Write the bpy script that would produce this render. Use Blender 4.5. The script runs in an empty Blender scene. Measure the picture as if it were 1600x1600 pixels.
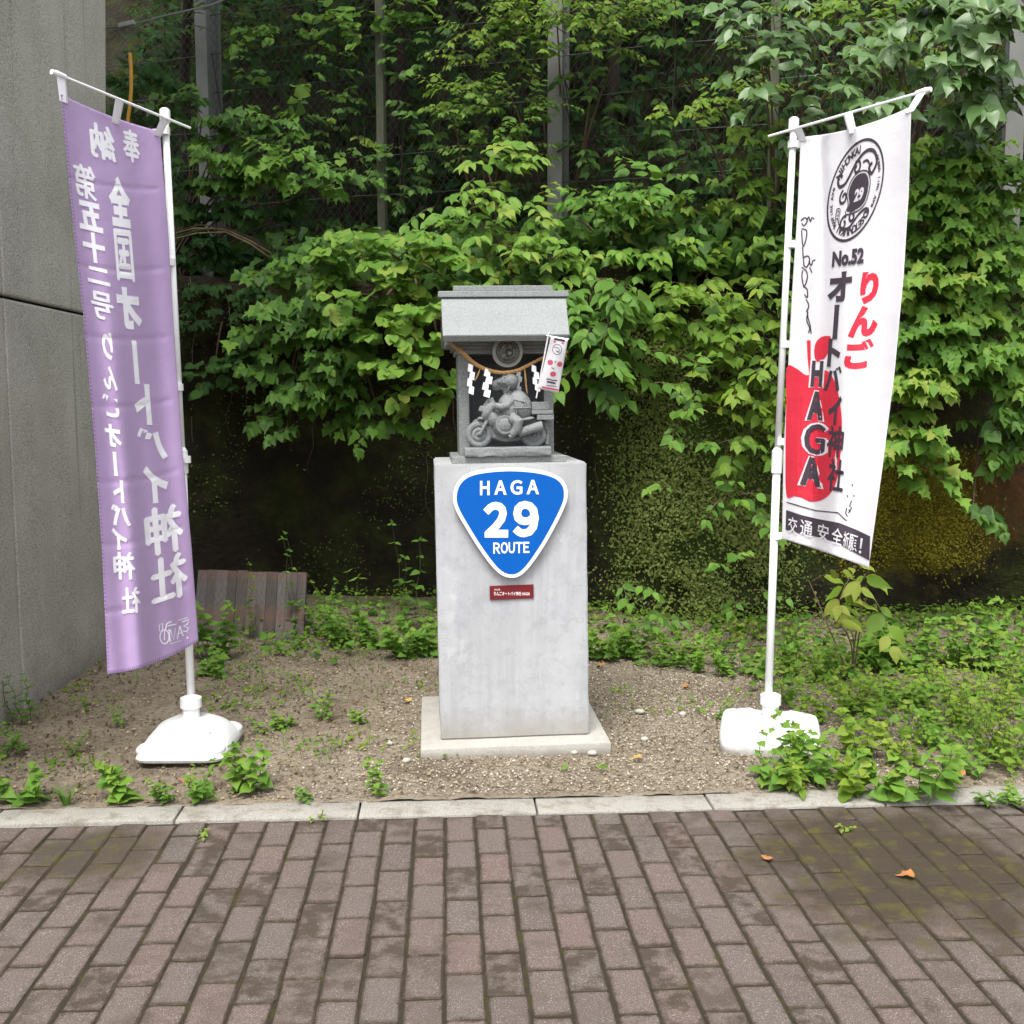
import bpy, bmesh, math, random
import numpy as np
from mathutils import Matrix, Vector
random.seed(7); RNG = np.random.default_rng(7)
R = math.radians
scene = bpy.context.scene
COL = scene.collection

# ---------------------------------------------------------------- camera, world, sun, exposure
FPX, PITCH, CAMZ = 1620.0, math.atan(170 / 1620.0), 1.46
CT, ST = math.cos(PITCH), math.sin(PITCH)
cam_data = bpy.data.cameras.new('camera')
cam = bpy.data.objects.new('camera', cam_data); COL.objects.link(cam)
cam.location = (0, 0, CAMZ); cam.rotation_euler = (math.pi / 2 - PITCH, 0, 0)
cam_data.sensor_width = 36; cam_data.lens = 36 * FPX / 1600
cam_data.clip_start = 0.05; cam_data.clip_end = 2000
scene.camera = cam

SUN_EL, SUN_AZ = R(62), R(197)       # direction the light comes from: high, from behind the camera and a little left
world = bpy.data.worlds.new('World'); scene.world = world; world.use_nodes = True
wn, wl = world.node_tree.nodes, world.node_tree.links
wn.clear()
sky = wn.new('ShaderNodeTexSky'); sky.sky_type = 'NISHITA'; sky.sun_disc = False
sky.sun_elevation = SUN_EL; sky.sun_rotation = SUN_AZ; sky.dust_density = 4.0; sky.air_density = 1.0
hs = wn.new('ShaderNodeHueSaturation'); hs.inputs['Saturation'].default_value = 0.30
bgn = wn.new('ShaderNodeBackground'); bgn.inputs['Strength'].default_value = 0.15
wo = wn.new('ShaderNodeOutputWorld')
wl.new(sky.outputs[0], hs.inputs['Color']); wl.new(hs.outputs[0], bgn.inputs['Color']); wl.new(bgn.outputs[0], wo.inputs['Surface'])
sd = bpy.data.lights.new('sun', 'SUN'); sd.energy = 1.5; sd.angle = R(26); sd.color = (1.0, 0.965, 0.9)
sun = bpy.data.objects.new('sun', sd); COL.objects.link(sun)
sv = Vector((math.sin(SUN_AZ) * math.cos(SUN_EL), math.cos(SUN_AZ) * math.cos(SUN_EL), math.sin(SUN_EL)))
sun.rotation_euler = sv.to_track_quat('Z', 'Y').to_euler()
scene.view_settings.view_transform = 'Standard'; scene.view_settings.look = 'None'
scene.view_settings.gamma = 1.0; scene.view_settings.use_curve_mapping = False
scene.view_settings.exposure = 1.15
scene.cycles.max_bounces = 8; scene.cycles.transparent_max_bounces = 8

# ---------------------------------------------------------------- measuring: photo pixel (1600 px frame) + distance -> place in the world
def at(px, py, Y):
    u, v = (px - 800) / FPX, (800 - py) / FPX
    t = Y / (CT + v * ST)
    return Vector((u * t, Y, CAMZ + t * (v * CT - ST)))
def gnd(px, py, z=0.0):
    u, v = (px - 800) / FPX, (800 - py) / FPX
    t = (z - CAMZ) / (v * CT - ST)
    return Vector((u * t, t * (CT + v * ST), z))
def pix(P):
    P = np.asarray(P, float)
    x, y, z = P[..., 0], P[..., 1], P[..., 2] - CAMZ
    d = y * CT - z * ST
    return np.stack([800 + FPX * x / d, 800 - FPX * (y * ST + z * CT) / d], -1)

# ---------------------------------------------------------------- numpy value noise
def _hash(i, j, k, s):
    with np.errstate(over='ignore'):
        h = (i.astype(np.int64) * 374761393 + j.astype(np.int64) * 668265263 + k.astype(np.int64) * 2147483647 + s * 974711) & 0x7fffffff
        h = ((h ^ (h >> 13)) * 1274126177) & 0x7fffffff
        h = h ^ (h >> 16)
    return (h & 0xffff) / 65535.0
def vnoise(x, y, z=None, seed=0):
    x = np.asarray(x, float); y = np.asarray(y, float); z = np.zeros_like(x) if z is None else np.asarray(z, float)
    i, j, k = np.floor(x).astype(int), np.floor(y).astype(int), np.floor(z).astype(int)
    f, g, h = x - i, y - j, z - k
    f, g, h = f * f * (3 - 2 * f), g * g * (3 - 2 * g), h * h * (3 - 2 * h)
    r = 0
    for a in (0, 1):
        for b in (0, 1):
            for c in (0, 1):
                r = r + _hash(i + a, j + b, k + c, seed) * (f if a else 1 - f) * (g if b else 1 - g) * (h if c else 1 - h)
    return r
def fbm(x, y, z=None, seed=0, oct=4):
    r, a, s, n = 0, 0.5, 1.0, 0
    for o in range(oct):
        r = r + a * vnoise(np.asarray(x) * s, np.asarray(y) * s, None if z is None else np.asarray(z) * s, seed + o); n += a; a *= .5; s *= 2.03
    return r / n
def sstep(a, b, x):
    t = np.clip((np.asarray(x, float) - a) / (b - a), 0, 1); return t * t * (3 - 2 * t)

# ---------------------------------------------------------------- materials
class NT:
    def __init__(s, name):
        s.m = bpy.data.materials.new(name); s.m.use_nodes = True
        s.n, s.l = s.m.node_tree.nodes, s.m.node_tree.links; s.n.clear()
        s.out = s.n.new('ShaderNodeOutputMaterial'); s.b = s.n.new('ShaderNodeBsdfPrincipled')
        s.l.new(s.b.outputs[0], s.out.inputs['Surface'])
        s.geo = s.n.new('ShaderNodeNewGeometry'); s.pos = s.geo.outputs['Position']
    def set(s, inp, v):
        if hasattr(v, 'links') or isinstance(v, bpy.types.NodeSocket): s.l.new(v, inp)
        else: inp.default_value = v if not isinstance(v, tuple) or len(v) != 3 or inp.type != 'RGBA' else (*v, 1)
    def vmul(s, vec, sc):
        m = s.n.new('ShaderNodeVectorMath'); m.operation = 'MULTIPLY'; s.set(m.inputs[0], vec); m.inputs[1].default_value = sc; return m.outputs[0]
    def noise(s, scale, detail=4, rough=.6, vec=None, stretch=None, dist=0):
        t = s.n.new('ShaderNodeTexNoise'); t.inputs['Scale'].default_value = scale; t.inputs['Detail'].default_value = detail
        t.inputs['Roughness'].default_value = rough; t.inputs['Distortion'].default_value = dist
        v = vec if vec is not None else s.pos
        if stretch: v = s.vmul(v, stretch)
        s.l.new(v, t.inputs['Vector']); return t.outputs['Fac']
    def vor(s, scale, feature='F1', out='Distance', vec=None):
        t = s.n.new('ShaderNodeTexVoronoi'); t.feature = feature; t.inputs['Scale'].default_value = scale
        s.l.new(vec if vec is not None else s.pos, t.inputs['Vector']); return t.outputs[out]
    def ramp(s, fac, stops, interp='LINEAR'):
        r = s.n.new('ShaderNodeValToRGB'); r.color_ramp.interpolation = interp
        e = r.color_ramp.elements
        while len(e) < len(stops): e.new(0.5)
        for q, (p, c) in zip(e, stops):
            q.position = p; q.color = (*c, 1) if isinstance(c, tuple) else (c, c, c, 1)
        s.set(r.inputs[0], fac); return r.outputs[0]
    def math(s, op, a, b=0.0, clamp=False):
        m = s.n.new('ShaderNodeMath'); m.operation = op; m.use_clamp = clamp; s.set(m.inputs[0], a); s.set(m.inputs[1], b); return m.outputs[0]
    def mix(s, fac, a, b, blend='MIX'):
        m = s.n.new('ShaderNodeMix'); m.data_type = 'RGBA'; m.blend_type = blend
        s.set(m.inputs[0], fac); s.set(m.inputs[6], a); s.set(m.inputs[7], b); return m.outputs[2]
    def bump(s, h, strength=.3, dist=.005):
        b = s.n.new('ShaderNodeBump'); b.inputs['Strength'].default_value = strength; b.inputs['Distance'].default_value = dist
        s.set(b.inputs['Height'], h); s.l.new(b.outputs[0], s.b.inputs['Normal']); return b
    def xyz(s):
        q = s.n.new('ShaderNodeSeparateXYZ'); s.l.new(s.pos, q.inputs[0]); return q.outputs
    def blob(s, c, r):
        """1 inside a soft ball of radius r round c (a patch that belongs to the surface), 0 outside"""
        d = s.n.new('ShaderNodeVectorMath'); d.operation = 'DISTANCE'; s.l.new(s.pos, d.inputs[0]); d.inputs[1].default_value = c
        n = s.math('ADD', d.outputs['Value'], s.math('MULTIPLY', s.math('SUBTRACT', s.noise(6, 5), .5), r * 1.2))
        return s.ramp(s.math('DIVIDE', n, r), [(0.55, 1.0), (1.0, 0.0)])
    def fin(s, col, rough=.8, spec=.3):
        s.set(s.b.inputs['Base Color'], col); s.set(s.b.inputs['Roughness'], rough); s.b.inputs['Specular IOR Level'].default_value = spec
        return s.m

def simple(name, col, rough=.6, spec=.3, var=.12, scale=14):
    t = NT(name); n = t.noise(scale, 5)
    c = t.mix(n, tuple(max(0, q * (1 - var)) for q in col), tuple(min(1, q * (1 + var)) for q in col))
    return t.fin(c, rough, spec)

def leaf_material(name, stops, trans=.36, rough=.55, spec=.25):
    t = NT(name)
    a = t.n.new('ShaderNodeAttribute'); a.attribute_name = 'var'
    oi = t.n.new('ShaderNodeObjectInfo'); sp = t.n.new('ShaderNodeSeparateColor'); t.l.new(oi.outputs['Color'], sp.inputs[0])
    v = t.math('ADD', a.outputs['Fac'], sp.outputs[0])
    v = t.math('ADD', v, t.math('MULTIPLY', t.math('SUBTRACT', t.noise(60, 3), .5), .25), True)
    c = t.ramp(v, stops)
    t.fin(c, rough, spec)
    tr = t.n.new('ShaderNodeBsdfTranslucent'); mixc = t.mix(.5, c, (.30, .42, .05), 'MIX'); t.l.new(mixc, tr.inputs[0])
    ms = t.n.new('ShaderNodeMixShader'); ms.inputs[0].default_value = trans
    t.l.new(t.b.outputs[0], ms.inputs[1]); t.l.new(tr.outputs[0], ms.inputs[2]); t.l.new(ms.outputs[0], t.out.inputs['Surface'])
    return t.m

M = {}
GREEN = [(0, (.018, .05, .014)), (.35, (.058, .135, .022)), (.65, (.108, .235, .032)), (.9, (.175, .305, .042)), (1, (.25, .31, .055))]
M['leaf'] = leaf_material('leaf_green', GREEN)
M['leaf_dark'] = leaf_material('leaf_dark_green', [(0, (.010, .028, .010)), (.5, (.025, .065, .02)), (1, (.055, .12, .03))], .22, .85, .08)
M['leaf_yellow'] = leaf_material('leaf_yellow_green', [(0, (.05, .11, .018)), (.4, (.098, .195, .024)), (.75, (.17, .275, .028)), (1, (.27, .31, .05))], .38)
M['leaf_grey'] = leaf_material('leaf_grey_green', [(0, (.05, .10, .035)), (.5, (.10, .19, .06)), (1, (.19, .29, .11))], .3, .4, .5)
M['moss'] = leaf_material('moss_green', [(0, (.020, .038, .010)), (.4, (.07, .125, .030)), (.75, (.145, .21, .05)), (1, (.22, .26, .075))], .25, .7, .15)
M['moss_yellow'] = leaf_material('moss_olive', [(0, (.08, .07, .008)), (.6, (.17, .15, .014)), (1, (.26, .22, .03))], .1, .8, .1)
M['dry'] = leaf_material('dry_litter', [(0, (.05, .036, .022)), (.5, (.15, .112, .072)), (1, (.36, .29, .19))], .05, .8, .1)
M['stem'] = simple('green_stem', (.09, .12, .04), .6)
M['twig'] = simple('brown_twig', (.11, .075, .045), .75); M['bark'] = simple('dark_bark', (.035, .028, .022), .9, .1, .4, 12)
M['straw_stem'] = simple('pale_dry_stem', (.32, .24, .14), .8)

# ---------------------------------------------------------------- mesh helpers
class MB:
    def __init__(s): s.v, s.f, s.var = [], [], []
    def add(s, verts, faces, var=0.0):
        o = len(s.v); s.v.extend([tuple(p) for p in verts]); s.f.extend([tuple(i + o for i in q) for q in faces])
        s.var.extend([var] * len(verts)); return s
    def box(s, c, size, rot=None, bev=0, seg=2):
        bm = bmesh.new(); bmesh.ops.create_cube(bm, size=1)
        bmesh.ops.scale(bm, vec=size, verts=bm.verts)
        if bev: bmesh.ops.bevel(bm, geom=bm.edges[:] , offset=bev, segments=seg, profile=.5, affect='EDGES')
        m = Matrix.Translation(c) @ (rot.to_4x4() if rot is not None else Matrix())
        bm.transform(m); s.bm(bm); return s
    def bm(s, bm, var=0.0):
        bm.verts.index_update(); s.add([v.co[:] for v in bm.verts], [[v.index for v in f.verts] for f in bm.faces], var); bm.free(); return s
    def tube(s, pts, r, n=8, caps=True, var=0.0):
        pts = [Vector(p) for p in pts]; rr = r if isinstance(r, (list, tuple)) else [r] * len(pts)
        V, Fc = [], []; up = None
        for i, p in enumerate(pts):
            d = (pts[min(i + 1, len(pts) - 1)] - pts[max(i - 1, 0)]); d = d.normalized() if d.length > 1e-9 else Vector((0, 0, 1))
            if up is None: up = d.orthogonal().normalized()
            up = (up - d * up.dot(d)); up = up.normalized() if up.length > 1e-6 else d.orthogonal().normalized()
            w = d.cross(up)
            for k in range(n):
                a = 2 * math.pi * k / n; V.append(p + (up * math.cos(a) + w * math.sin(a)) * rr[i])
        for i in range(len(pts) - 1):
            for k in range(n):
                Fc.append((i * n + k, i * n + (k + 1) % n, (i + 1) * n + (k + 1) % n, (i + 1) * n + k))
        if caps: Fc.append(tuple(range(n - 1, -1, -1))); Fc.append(tuple((len(pts) - 1) * n + k for k in range(n)))
        return s.add(V, Fc, var)
    def ball(s, c, r, rot=None, u=16, v=10):
        bm = bmesh.new(); bmesh.ops.create_uvsphere(bm, u_segments=u, v_segments=v, radius=1)
        r = (r, r, r) if not isinstance(r, (tuple, list)) else r
        bm.transform(Matrix.Translation(c) @ (rot.to_4x4() if rot is not None else Matrix()) @ Matrix.Diagonal((*r, 1))); return s.bm(bm)
    def prism(s, poly, y0, y1):
        """poly of (x,z), extruded along y"""
        n = len(poly); V = [(x, y0, z) for x, z in poly] + [(x, y1, z) for x, z in poly]
        Fc = [tuple(range(n)), tuple(range(2 * n - 1, n - 1, -1))] + [(i, i + n, (i + 1) % n + n, (i + 1) % n) for i in range(n)]
        return s.add(V, Fc)
    def build(s, name, mat, parent=None, smooth=False, kind=None, col=None, thick=0):
        me = bpy.data.meshes.new(name); me.from_pydata(s.v, [], s.f)
        if any(s.var):
            a = me.attributes.new('var', 'FLOAT', 'POINT'); a.data.foreach_set('value', s.var)
        return link(name, me, mat, parent, smooth, kind, col)
def link(name, me, mat, parent=None, smooth=False, kind=None, col=None, fix=True):
    if fix:
        bm = bmesh.new(); bm.from_mesh(me); bmesh.ops.recalc_face_normals(bm, faces=bm.faces); bm.to_mesh(me); bm.free()
    if smooth:
        me.shade_smooth() if smooth is True else me.shade_smooth()
    me.materials.append(mat)
    o = bpy.data.objects.new(name, me); COL.objects.link(o)
    o.color = (0, 0, 0, 1) if col is None else (col, 0, 0, 1)
    if parent is not None: o.parent = parent
    if kind: o['kind'] = kind
    return o
def smooth_angle(o, ang=35):
    me = o.data; me.shade_smooth()
    bm = bmesh.new(); bm.from_mesh(me); a = R(ang)
    for e in bm.edges:
        if len(e.link_faces) == 2 and e.calc_face_angle(0) > a: e.smooth = False
    bm.to_mesh(me); bm.free(); return o
def fast_mesh(name, V, Fq, mat, parent=None, var=None, kind=None, smooth=False):
    """V (n,3) array, Fq (m,k) array of equal-sized faces"""
    me = bpy.data.meshes.new(name); V = np.ascontiguousarray(V, np.float32); Fq = np.ascontiguousarray(Fq, np.int32)
    m, k = Fq.shape
    me.vertices.add(len(V)); me.vertices.foreach_set('co', V.ravel())
    me.loops.add(m * k); me.loops.foreach_set('vertex_index', Fq.ravel())
    me.polygons.add(m); me.polygons.foreach_set('loop_start', np.arange(0, m * k, k, dtype=np.int32))
    if var is not None:
        a = me.attributes.new('var', 'FLOAT', 'POINT'); a.data.foreach_set('value', np.ascontiguousarray(var, np.float32))
    me.update(calc_edges=True); me.validate()
    if smooth: me.shade_smooth()
    return link(name, me, mat, parent, False, kind, fix=False)
def tag(o, label, cat, group=None):
    o['label'] = label; o['category'] = cat
    if group: o['group'] = group
    return o
def empty(name, loc, label=None, cat=None, group=None, rot=None):
    o = bpy.data.objects.new(name, None); COL.objects.link(o); o.location = loc; o.empty_display_size = .05
    if rot: o.rotation_euler = rot
    if label: tag(o, label, cat, group)
    return o
def structure(o): o['kind'] = 'structure'; return o

# ================================================================ SETTING
# ---- paving: every brick paver in view is a part
PAVE_ANG = R(3.53)
P0 = gnd(696, 1277)
t = NT('paving_bed'); n1 = t.noise(9, 5); n2 = t.noise(150, 3)
t.bump(n2, .6, .004)
t.fin(t.mix(t.ramp(n1, [(.52, 0.0), (.64, .9)]), (.036, .029, .021), (.046, .044, .014)), .95, .1); M['bed'] = t.m

t = NT('paver'); oi = t.n.new('ShaderNodeObjectInfo'); sp = t.n.new('ShaderNodeSeparateColor'); t.l.new(oi.outputs['Color'], sp.inputs[0])
at_ = t.n.new('ShaderNodeAttribute'); at_.attribute_name = 'var'
rv = t.math('ADD', sp.outputs[0], at_.outputs['Fac'])
base = t.ramp(rv, [(0, (.104, .084, .073)), (.3, (.124, .096, .083)), (.6, (.116, .099, .087)), (1, (.136, .098, .085))])
sp1 = t.noise(260, 4, .8); base = t.mix(t.ramp(sp1, [(.38, 0.85), (.50, 0.0)]), base, (.055, .045, .04))
base = t.mix(t.ramp(t.noise(300, 2, .8), [(.57, 0.0), (.66, .8)]), base, (.36, .30, .27))
base = t.mix(t.math('MULTIPLY', t.ramp(t.vor(55), [(.05, 1.0), (.09, 0.0)]), .6), base, (.55, .52, .48))
# dirt that has washed into low spots and along the joints
d1 = t.noise(2.6, 6, .62); d2 = t.noise(7.5, 5, .6)
dirt = t.ramp(t.math('ADD', t.math('MULTIPLY', d1, .55), t.math('MULTIPLY', d2, .45)), [(.54, 0.0), (.66, .9)])
edge = t.n.new('ShaderNodeAttribute'); edge.attribute_name = 'rim'
low = t.math('MULTIPLY', t.ramp(t.math('FRACT', t.math('MULTIPLY', rv, 7.31)), [(.62, 0.0), (.80, 1.0)]), t.ramp(t.noise(13, 5), [(.42, 0.0), (.56, 1.0)]))
rimd = t.math('MULTIPLY', t.ramp(edge.outputs['Fac'], [(.35, 0.0), (.75, 1.0)]), t.ramp(t.noise(24, 5, .7), [(.30, .40), (.58, 1.0)]))
rag = t.math('MULTIPLY', t.ramp(edge.outputs['Fac'], [(0, 0.0), (.5, 1.0)]), t.ramp(t.noise(30, 5, .7), [(.48, 0.0), (.62, .85)]))
dirt = t.math('MAXIMUM', t.math('MAXIMUM', t.math('MULTIPLY', dirt, .8), t.math('MULTIPLY', low, .8)), t.math('MAXIMUM', rimd, rag))
pc = gnd(1400, 1345)
patch = t.math('MULTIPLY', t.blob((pc.x, pc.y, 0), .62), .92); pc2 = gnd(150, 1335)
patch2 = t.math('MULTIPLY', t.blob((pc2.x, pc2.y, 0), .28), .75)
dirt = t.math('MAXIMUM', dirt, t.math('MAXIMUM', patch, patch2))
base = t.mix(dirt, base, (.042, .031, .020))
ms = t.math('MULTIPLY', t.math('MAXIMUM', patch, patch2), t.ramp(t.noise(11, 6, .7), [(.5, 0.0), (.66, .8)]))
base = t.mix(ms, base, (.085, .080, .015))
t.bump(t.math('ADD', t.noise(260, 3, .7), t.math('MULTIPLY', t.noise(40, 3), 1.2)), .55, .004)
t.fin(base, .88, .25); M['paver'] = t.m

def paver_mesh(L, seed):
    rs = np.random.default_rng(seed)
    nx, ny, W, c = 5, 8, .0983, .005
    xs = np.array([-W/2, -W/2 + c, -W/2 + .018, W/2 - .018, W/2 - c, W/2]); ys = np.array([-L/2, -L/2 + c, -L/2 + .018, 0, L/2 - .018, L/2 - c, L/2])
    V, rim, idx = [], [], {}
    for j, y in enumerate(ys):
        for i, x in enumerate(xs):
            k = (i in (0, 5)) + (j in (0, 6)); z = -.005 if k else 0
            cx = cy = 0
            if i in (0, 5) and j in (0, 6): cx, cy = -np.sign(x) * .004, -np.sign(y) * .004
            jit = rs.normal(0, .0011, 3)
            idx[i, j] = len(V); V.append((x + cx + jit[0], y + cy + jit[1], z + jit[2] * .35)); rim.append(1.0 if k else (.55 if (i in (1, 4) or j in (1, 5)) else 0.0))
    Fc = [(idx[i, j], idx[i+1, j], idx[i+1, j+1], idx[i, j+1]) for i in range(5) for j in range(6)]
    ring = [idx[i, 0] for i in range(6)] + [idx[5, j] for j in range(1, 7)] + [idx[i, 6] for i in range(4, -1, -1)] + [idx[0, j] for j in range(5, 0, -1)]
    lo = []
    for q in ring: lo.append(len(V)); V.append((V[q][0], V[q][1], -.05)); rim.append(1.0)
    for a in range(len(ring)):
        b = (a + 1) % len(ring); Fc.append((ring[a], lo[a], lo[b], ring[b]))
    me = bpy.data.meshes.new('paver'); me.from_pydata(V, [], Fc); a = me.attributes.new('rim', 'FLOAT', 'POINT'); a.data.foreach_set('value', rim)
    bm = bmesh.new(); bm.from_mesh(me); bmesh.ops.recalc_face_normals(bm, faces=bm.faces); bm.to_mesh(me); bm.free()
    me.materials.append(M['paver']); return me
PAV_ROT = Matrix.Rotation(PAVE_ANG, 4, 'Z'); PAV_INV = PAV_ROT.inverted()
pl = lambda P: PAV_INV @ (P - P0)
KERB_F = pl(gnd(800, 1273)).y; KERB_B = KERB_F + .152
bed = MB(); bed.add([(-9, -7, -.0045), (9, -7, -.0045), (9, KERB_F, -.0045), (-9, KERB_F, -.0045)], [(0, 1, 2, 3)])
paving = structure(bed.build('paving', M['bed'])); paving.location = P0; paving.rotation_euler.z = PAVE_ANG
PW, PL = .1035, .2035
row0 = pl(gnd(905, 1290)).y
tm = {L: [paver_mesh(L, s + int(L * 1000)) for s in range(6)] for L in (.1985,)}
cells = []
for i in range(-86, 87):
    off = row0 + (PL / 2 if i % 2 == 0 else 0) + RNG.normal(0, .006)
    j = int(math.floor((KERB_F - off) / PL)) + 1
    while True:
        y0, y1 = off + (j - 1) * PL, off + j * PL; j -= 1
        if y1 < -6.9: break
        y1c = min(y1, KERB_F)
        if y1c - y0 < .03: continue
        cells.append((i * PW + PW / 2, (y0 + y1c) / 2, y1c - y0 - .006))
CC = np.array(cells); W3 = np.array([(P0 + (PAV_ROT @ Vector((a, b, 0))))[:] for a, b, _ in cells])
pp = pix(np.where(W3[:, 1:2] > 1.2, W3, np.array([0, 1.3, 0])))
vis = (W3[:, 1] > 2.2) & (pp[:, 0] > -45) & (pp[:, 0] < 1645) & (pp[:, 1] < 1650)
order = np.argsort(np.where(vis, W3[:, 1], 1e6))
parts = set(order[:min(300, vis.sum())].tolist())
SV, SF, SVAR, SRIM, so = [], [], [], [], 0
T0 = tm[.1985]; tv = [np.array([v.co[:] for v in m.vertices]) for m in T0]; tf = [[list(p.vertices) for p in m.polygons] for m in T0]
trim_ = [np.array([d.value for d in m.attributes['rim'].data]) for m in T0]
for q, (cx, cy, L) in enumerate(cells):
    k = q % 6; dz = float(np.clip(RNG.normal(0, .0013), -.0015, .003)); rz = RNG.normal(0, .007); tx, ty = np.clip(RNG.normal(0, .006, 2), -.010, .010)
    if q in parts:
        o = bpy.data.objects.new('paver', T0[k]); COL.objects.link(o); o.parent = paving
        o.location = (cx + RNG.normal(0, .0012), cy, .0 + dz); o.rotation_euler = (tx, ty, rz); o.scale = (1, L / .1985, 1); o.color = (float(RNG.random()), 0, 0, 1)
    elif abs(cx) < 5 and cy > -5:
        V = tv[k] * np.array([1, L / .1985, 1]); SV.append(V + np.array([cx, cy, dz])); SF += [[a + so for a in f] for f in tf[k]]; SVAR.append(np.full(len(V), RNG.random())); SRIM.append(trim_[k]); so += len(V)
me = bpy.data.meshes.new('paver_field'); me.from_pydata(np.concatenate(SV).tolist(), [], SF)
for nm, arr in (('var', SVAR), ('rim', SRIM)):
    a = me.attributes.new(nm, 'FLOAT', 'POINT'); a.data.foreach_set('value', np.concatenate(arr).astype(np.float32))
link('paver_field', me, M['paver'], paving, kind='stuff')

# ---- kerb stones
t = NT('kerb_concrete'); n = t.noise(5, 5); g = t.noise(240, 3, .7)
c = t.mix(n, (.26, .245, .215), (.39, .375, .34)); c = t.mix(t.ramp(g, [(.36, .8), (.5, 0.0)]), c, (.13, .12, .10))
c = t.mix(t.ramp(t.noise(13, 6, .7), [(.50, 0.0), (.64, .7)]), c, (.16, .145, .105)); t.bump(g, .5, .003); t.fin(c, .9, .2); M['kerb'] = t.m
kerb = structure(empty('kerb', P0)); kerb.rotation_euler.z = PAVE_ANG
jx = [pl(gnd(p, 1265)).x for p in (285, 571, 838, 1115)]; kl = (jx[3] - jx[0]) / 3
ks = MB().box((0, 0, 0), (kl - .006, .150, .12), bev=.006, seg=2); o = ks.build('kerb_stone', M['kerb'], kerb)
smooth_angle(o, 40)
for k in range(-6, 9):
    q = o if k == -6 else o.copy()
    if k > -6: COL.objects.link(q); q.parent = kerb
    q.location = (jx[0] + (k - .5) * kl, KERB_F + .076, -.053 + RNG.normal(0, .0015)); q.rotation_euler = (RNG.normal(0, .006), 0, RNG.normal(0, .003))

# ---- far ground
t = NT('far_ground'); t.fin(t.mix(t.noise(.7, 6), (.09, .085, .075), (.15, .14, .12)), .95, .1)
g = MB(); g.add([(-500, -500, -.07), (500, -500, -.07), (500, 500, -.07), (-500, 500, -.07)], [(0, 1, 2, 3)]); structure(g.build('ground', t.m))

# ---- soil bed behind the kerb
wall_base = lambda X: 6.80 - .11 * np.asarray(X, float)
fence_y = lambda X: 7.70 - .325 * np.asarray(X, float)
def soil_z(X, Y):
    X, Y = np.asarray(X, float), np.asarray(Y, float)
    return .004 + .022 * fbm(X * 1.3, Y * 1.3, seed=3) + .016 * fbm(X * 7, Y * 7, seed=9, oct=3) - .01 + .10 * sstep(-.9, .0, Y - wall_base(X)) + .05 * sstep(2.0, 3.2, X) * sstep(4.8, 6, Y)
def gravel_mask(X, Y):
    """1 on crushed stone (round the plinth and in front), 0 on bare brown soil"""
    X, Y = np.asarray(X, float), np.asarray(Y, float)
    m = sstep(-.75, -.1, X + .45 * (fbm(X * 2, Y * 2, seed=5) - .5) * 2) * sstep(2.2, 1.2, X)
    m = np.maximum(m, .6 * sstep(4.35, 4.0, Y) * sstep(-1.3, -.6, X))
    return m * sstep(6.2, 5.4, Y)
kb = lambda X: P0.y + (KERB_B) / math.cos(PAVE_ANG) + (np.asarray(X) - P0.x) * math.tan(PAVE_ANG)
nx, ny = 460, 150
gx = np.linspace(-5.5, 5.5, nx); tt = np.linspace(0, 1, ny)
GX, TT = np.meshgrid(gx, tt); GY = kb(GX) - .02 + TT * (8.4 - kb(GX))
GZ = soil_z(GX, GY) - .006 + .010 * (fbm(GX * 26, GY * 26, seed=15, oct=2) - .5)
V = np.stack([GX, GY, GZ], -1).reshape(-1, 3); ii = np.arange((ny - 1) * nx).reshape(ny - 1, nx)[:, :-1].ravel()
Fq = np.stack([ii, ii + 1, ii + nx + 1, ii + nx], 1)
t = NT('soil'); a = t.n.new('ShaderNodeAttribute'); a.attribute_name = 'var'
n1, n2, n3 = t.noise(3.2, 6), t.noise(45, 4, .65), t.noise(170, 3, .7)
brown = t.mix(n1, (.150, .120, .088), (.32, .272, .205)); grav = t.mix(n1, (.175, .145, .105), (.31, .265, .205))
c = t.mix(a.outputs['Fac'], brown, grav); c = t.mix(t.ramp(t.noise(1.7, 7, .68), [(.50, 0.0), (.66, .6)]), c, (.08, .058, .038)); c = t.mix(t.ramp(n2, [(.32, .75), (.52, 0.0)]), c, (.075, .055, .036)); c = t.mix(t.ramp(n3, [(.56, 0.0), (.7, .6)]), c, (.50, .45, .36))
t.bump(t.math('ADD', n2, t.math('MULTIPLY', n3, .8)), .9, .008); t.fin(c, .95, .1); M['soil'] = t.m
structure(fast_mesh('soil', V, Fq, M['soil'], var=gravel_mask(GX, GY).ravel(), smooth=True))

# crushed stone and dry litter: nobody could count it
def pebbles(n, xr, yr, sz, dens, seed):
    rs = np.random.default_rng(seed); X = rs.uniform(*xr, n); Y = rs.uniform(*yr, n)
    k = (rs.random(n) < dens(X, Y)) & (Y > kb(X) + .01); X, Y = X[k], Y[k]; n = len(X)
    T = np.array([(1, 0, 0), (-.5, .87, 0), (-.5, -.87, 0), (.25, .2, .75), (-.3, -.1, -.6)]); F5 = np.array([(0, 1, 3), (1, 2, 3), (2, 0, 3)])
    s = rs.uniform(*sz, (n, 1, 1)) * rs.uniform(.7, 1.3, (n, 1, 3)); a = rs.uniform(0, 6.28, n); ca, sa = np.cos(a)[:, None], np.sin(a)[:, None]
    P = (T[None] + rs.normal(0, .18, (n, 5, 3))) * s
    P = np.stack([P[..., 0] * ca - P[..., 1] * sa, P[..., 0] * sa + P[..., 1] * ca, P[..., 2]], -1)
    P += np.stack([X, Y, soil_z(X, Y) + .001], -1)[:, None]
    Fx = (F5[None] + (np.arange(n) * 5)[:, None, None]).reshape(-1, 3)
    return P.reshape(-1, 3), Fx, np.repeat(rs.random(n), 5)
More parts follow.
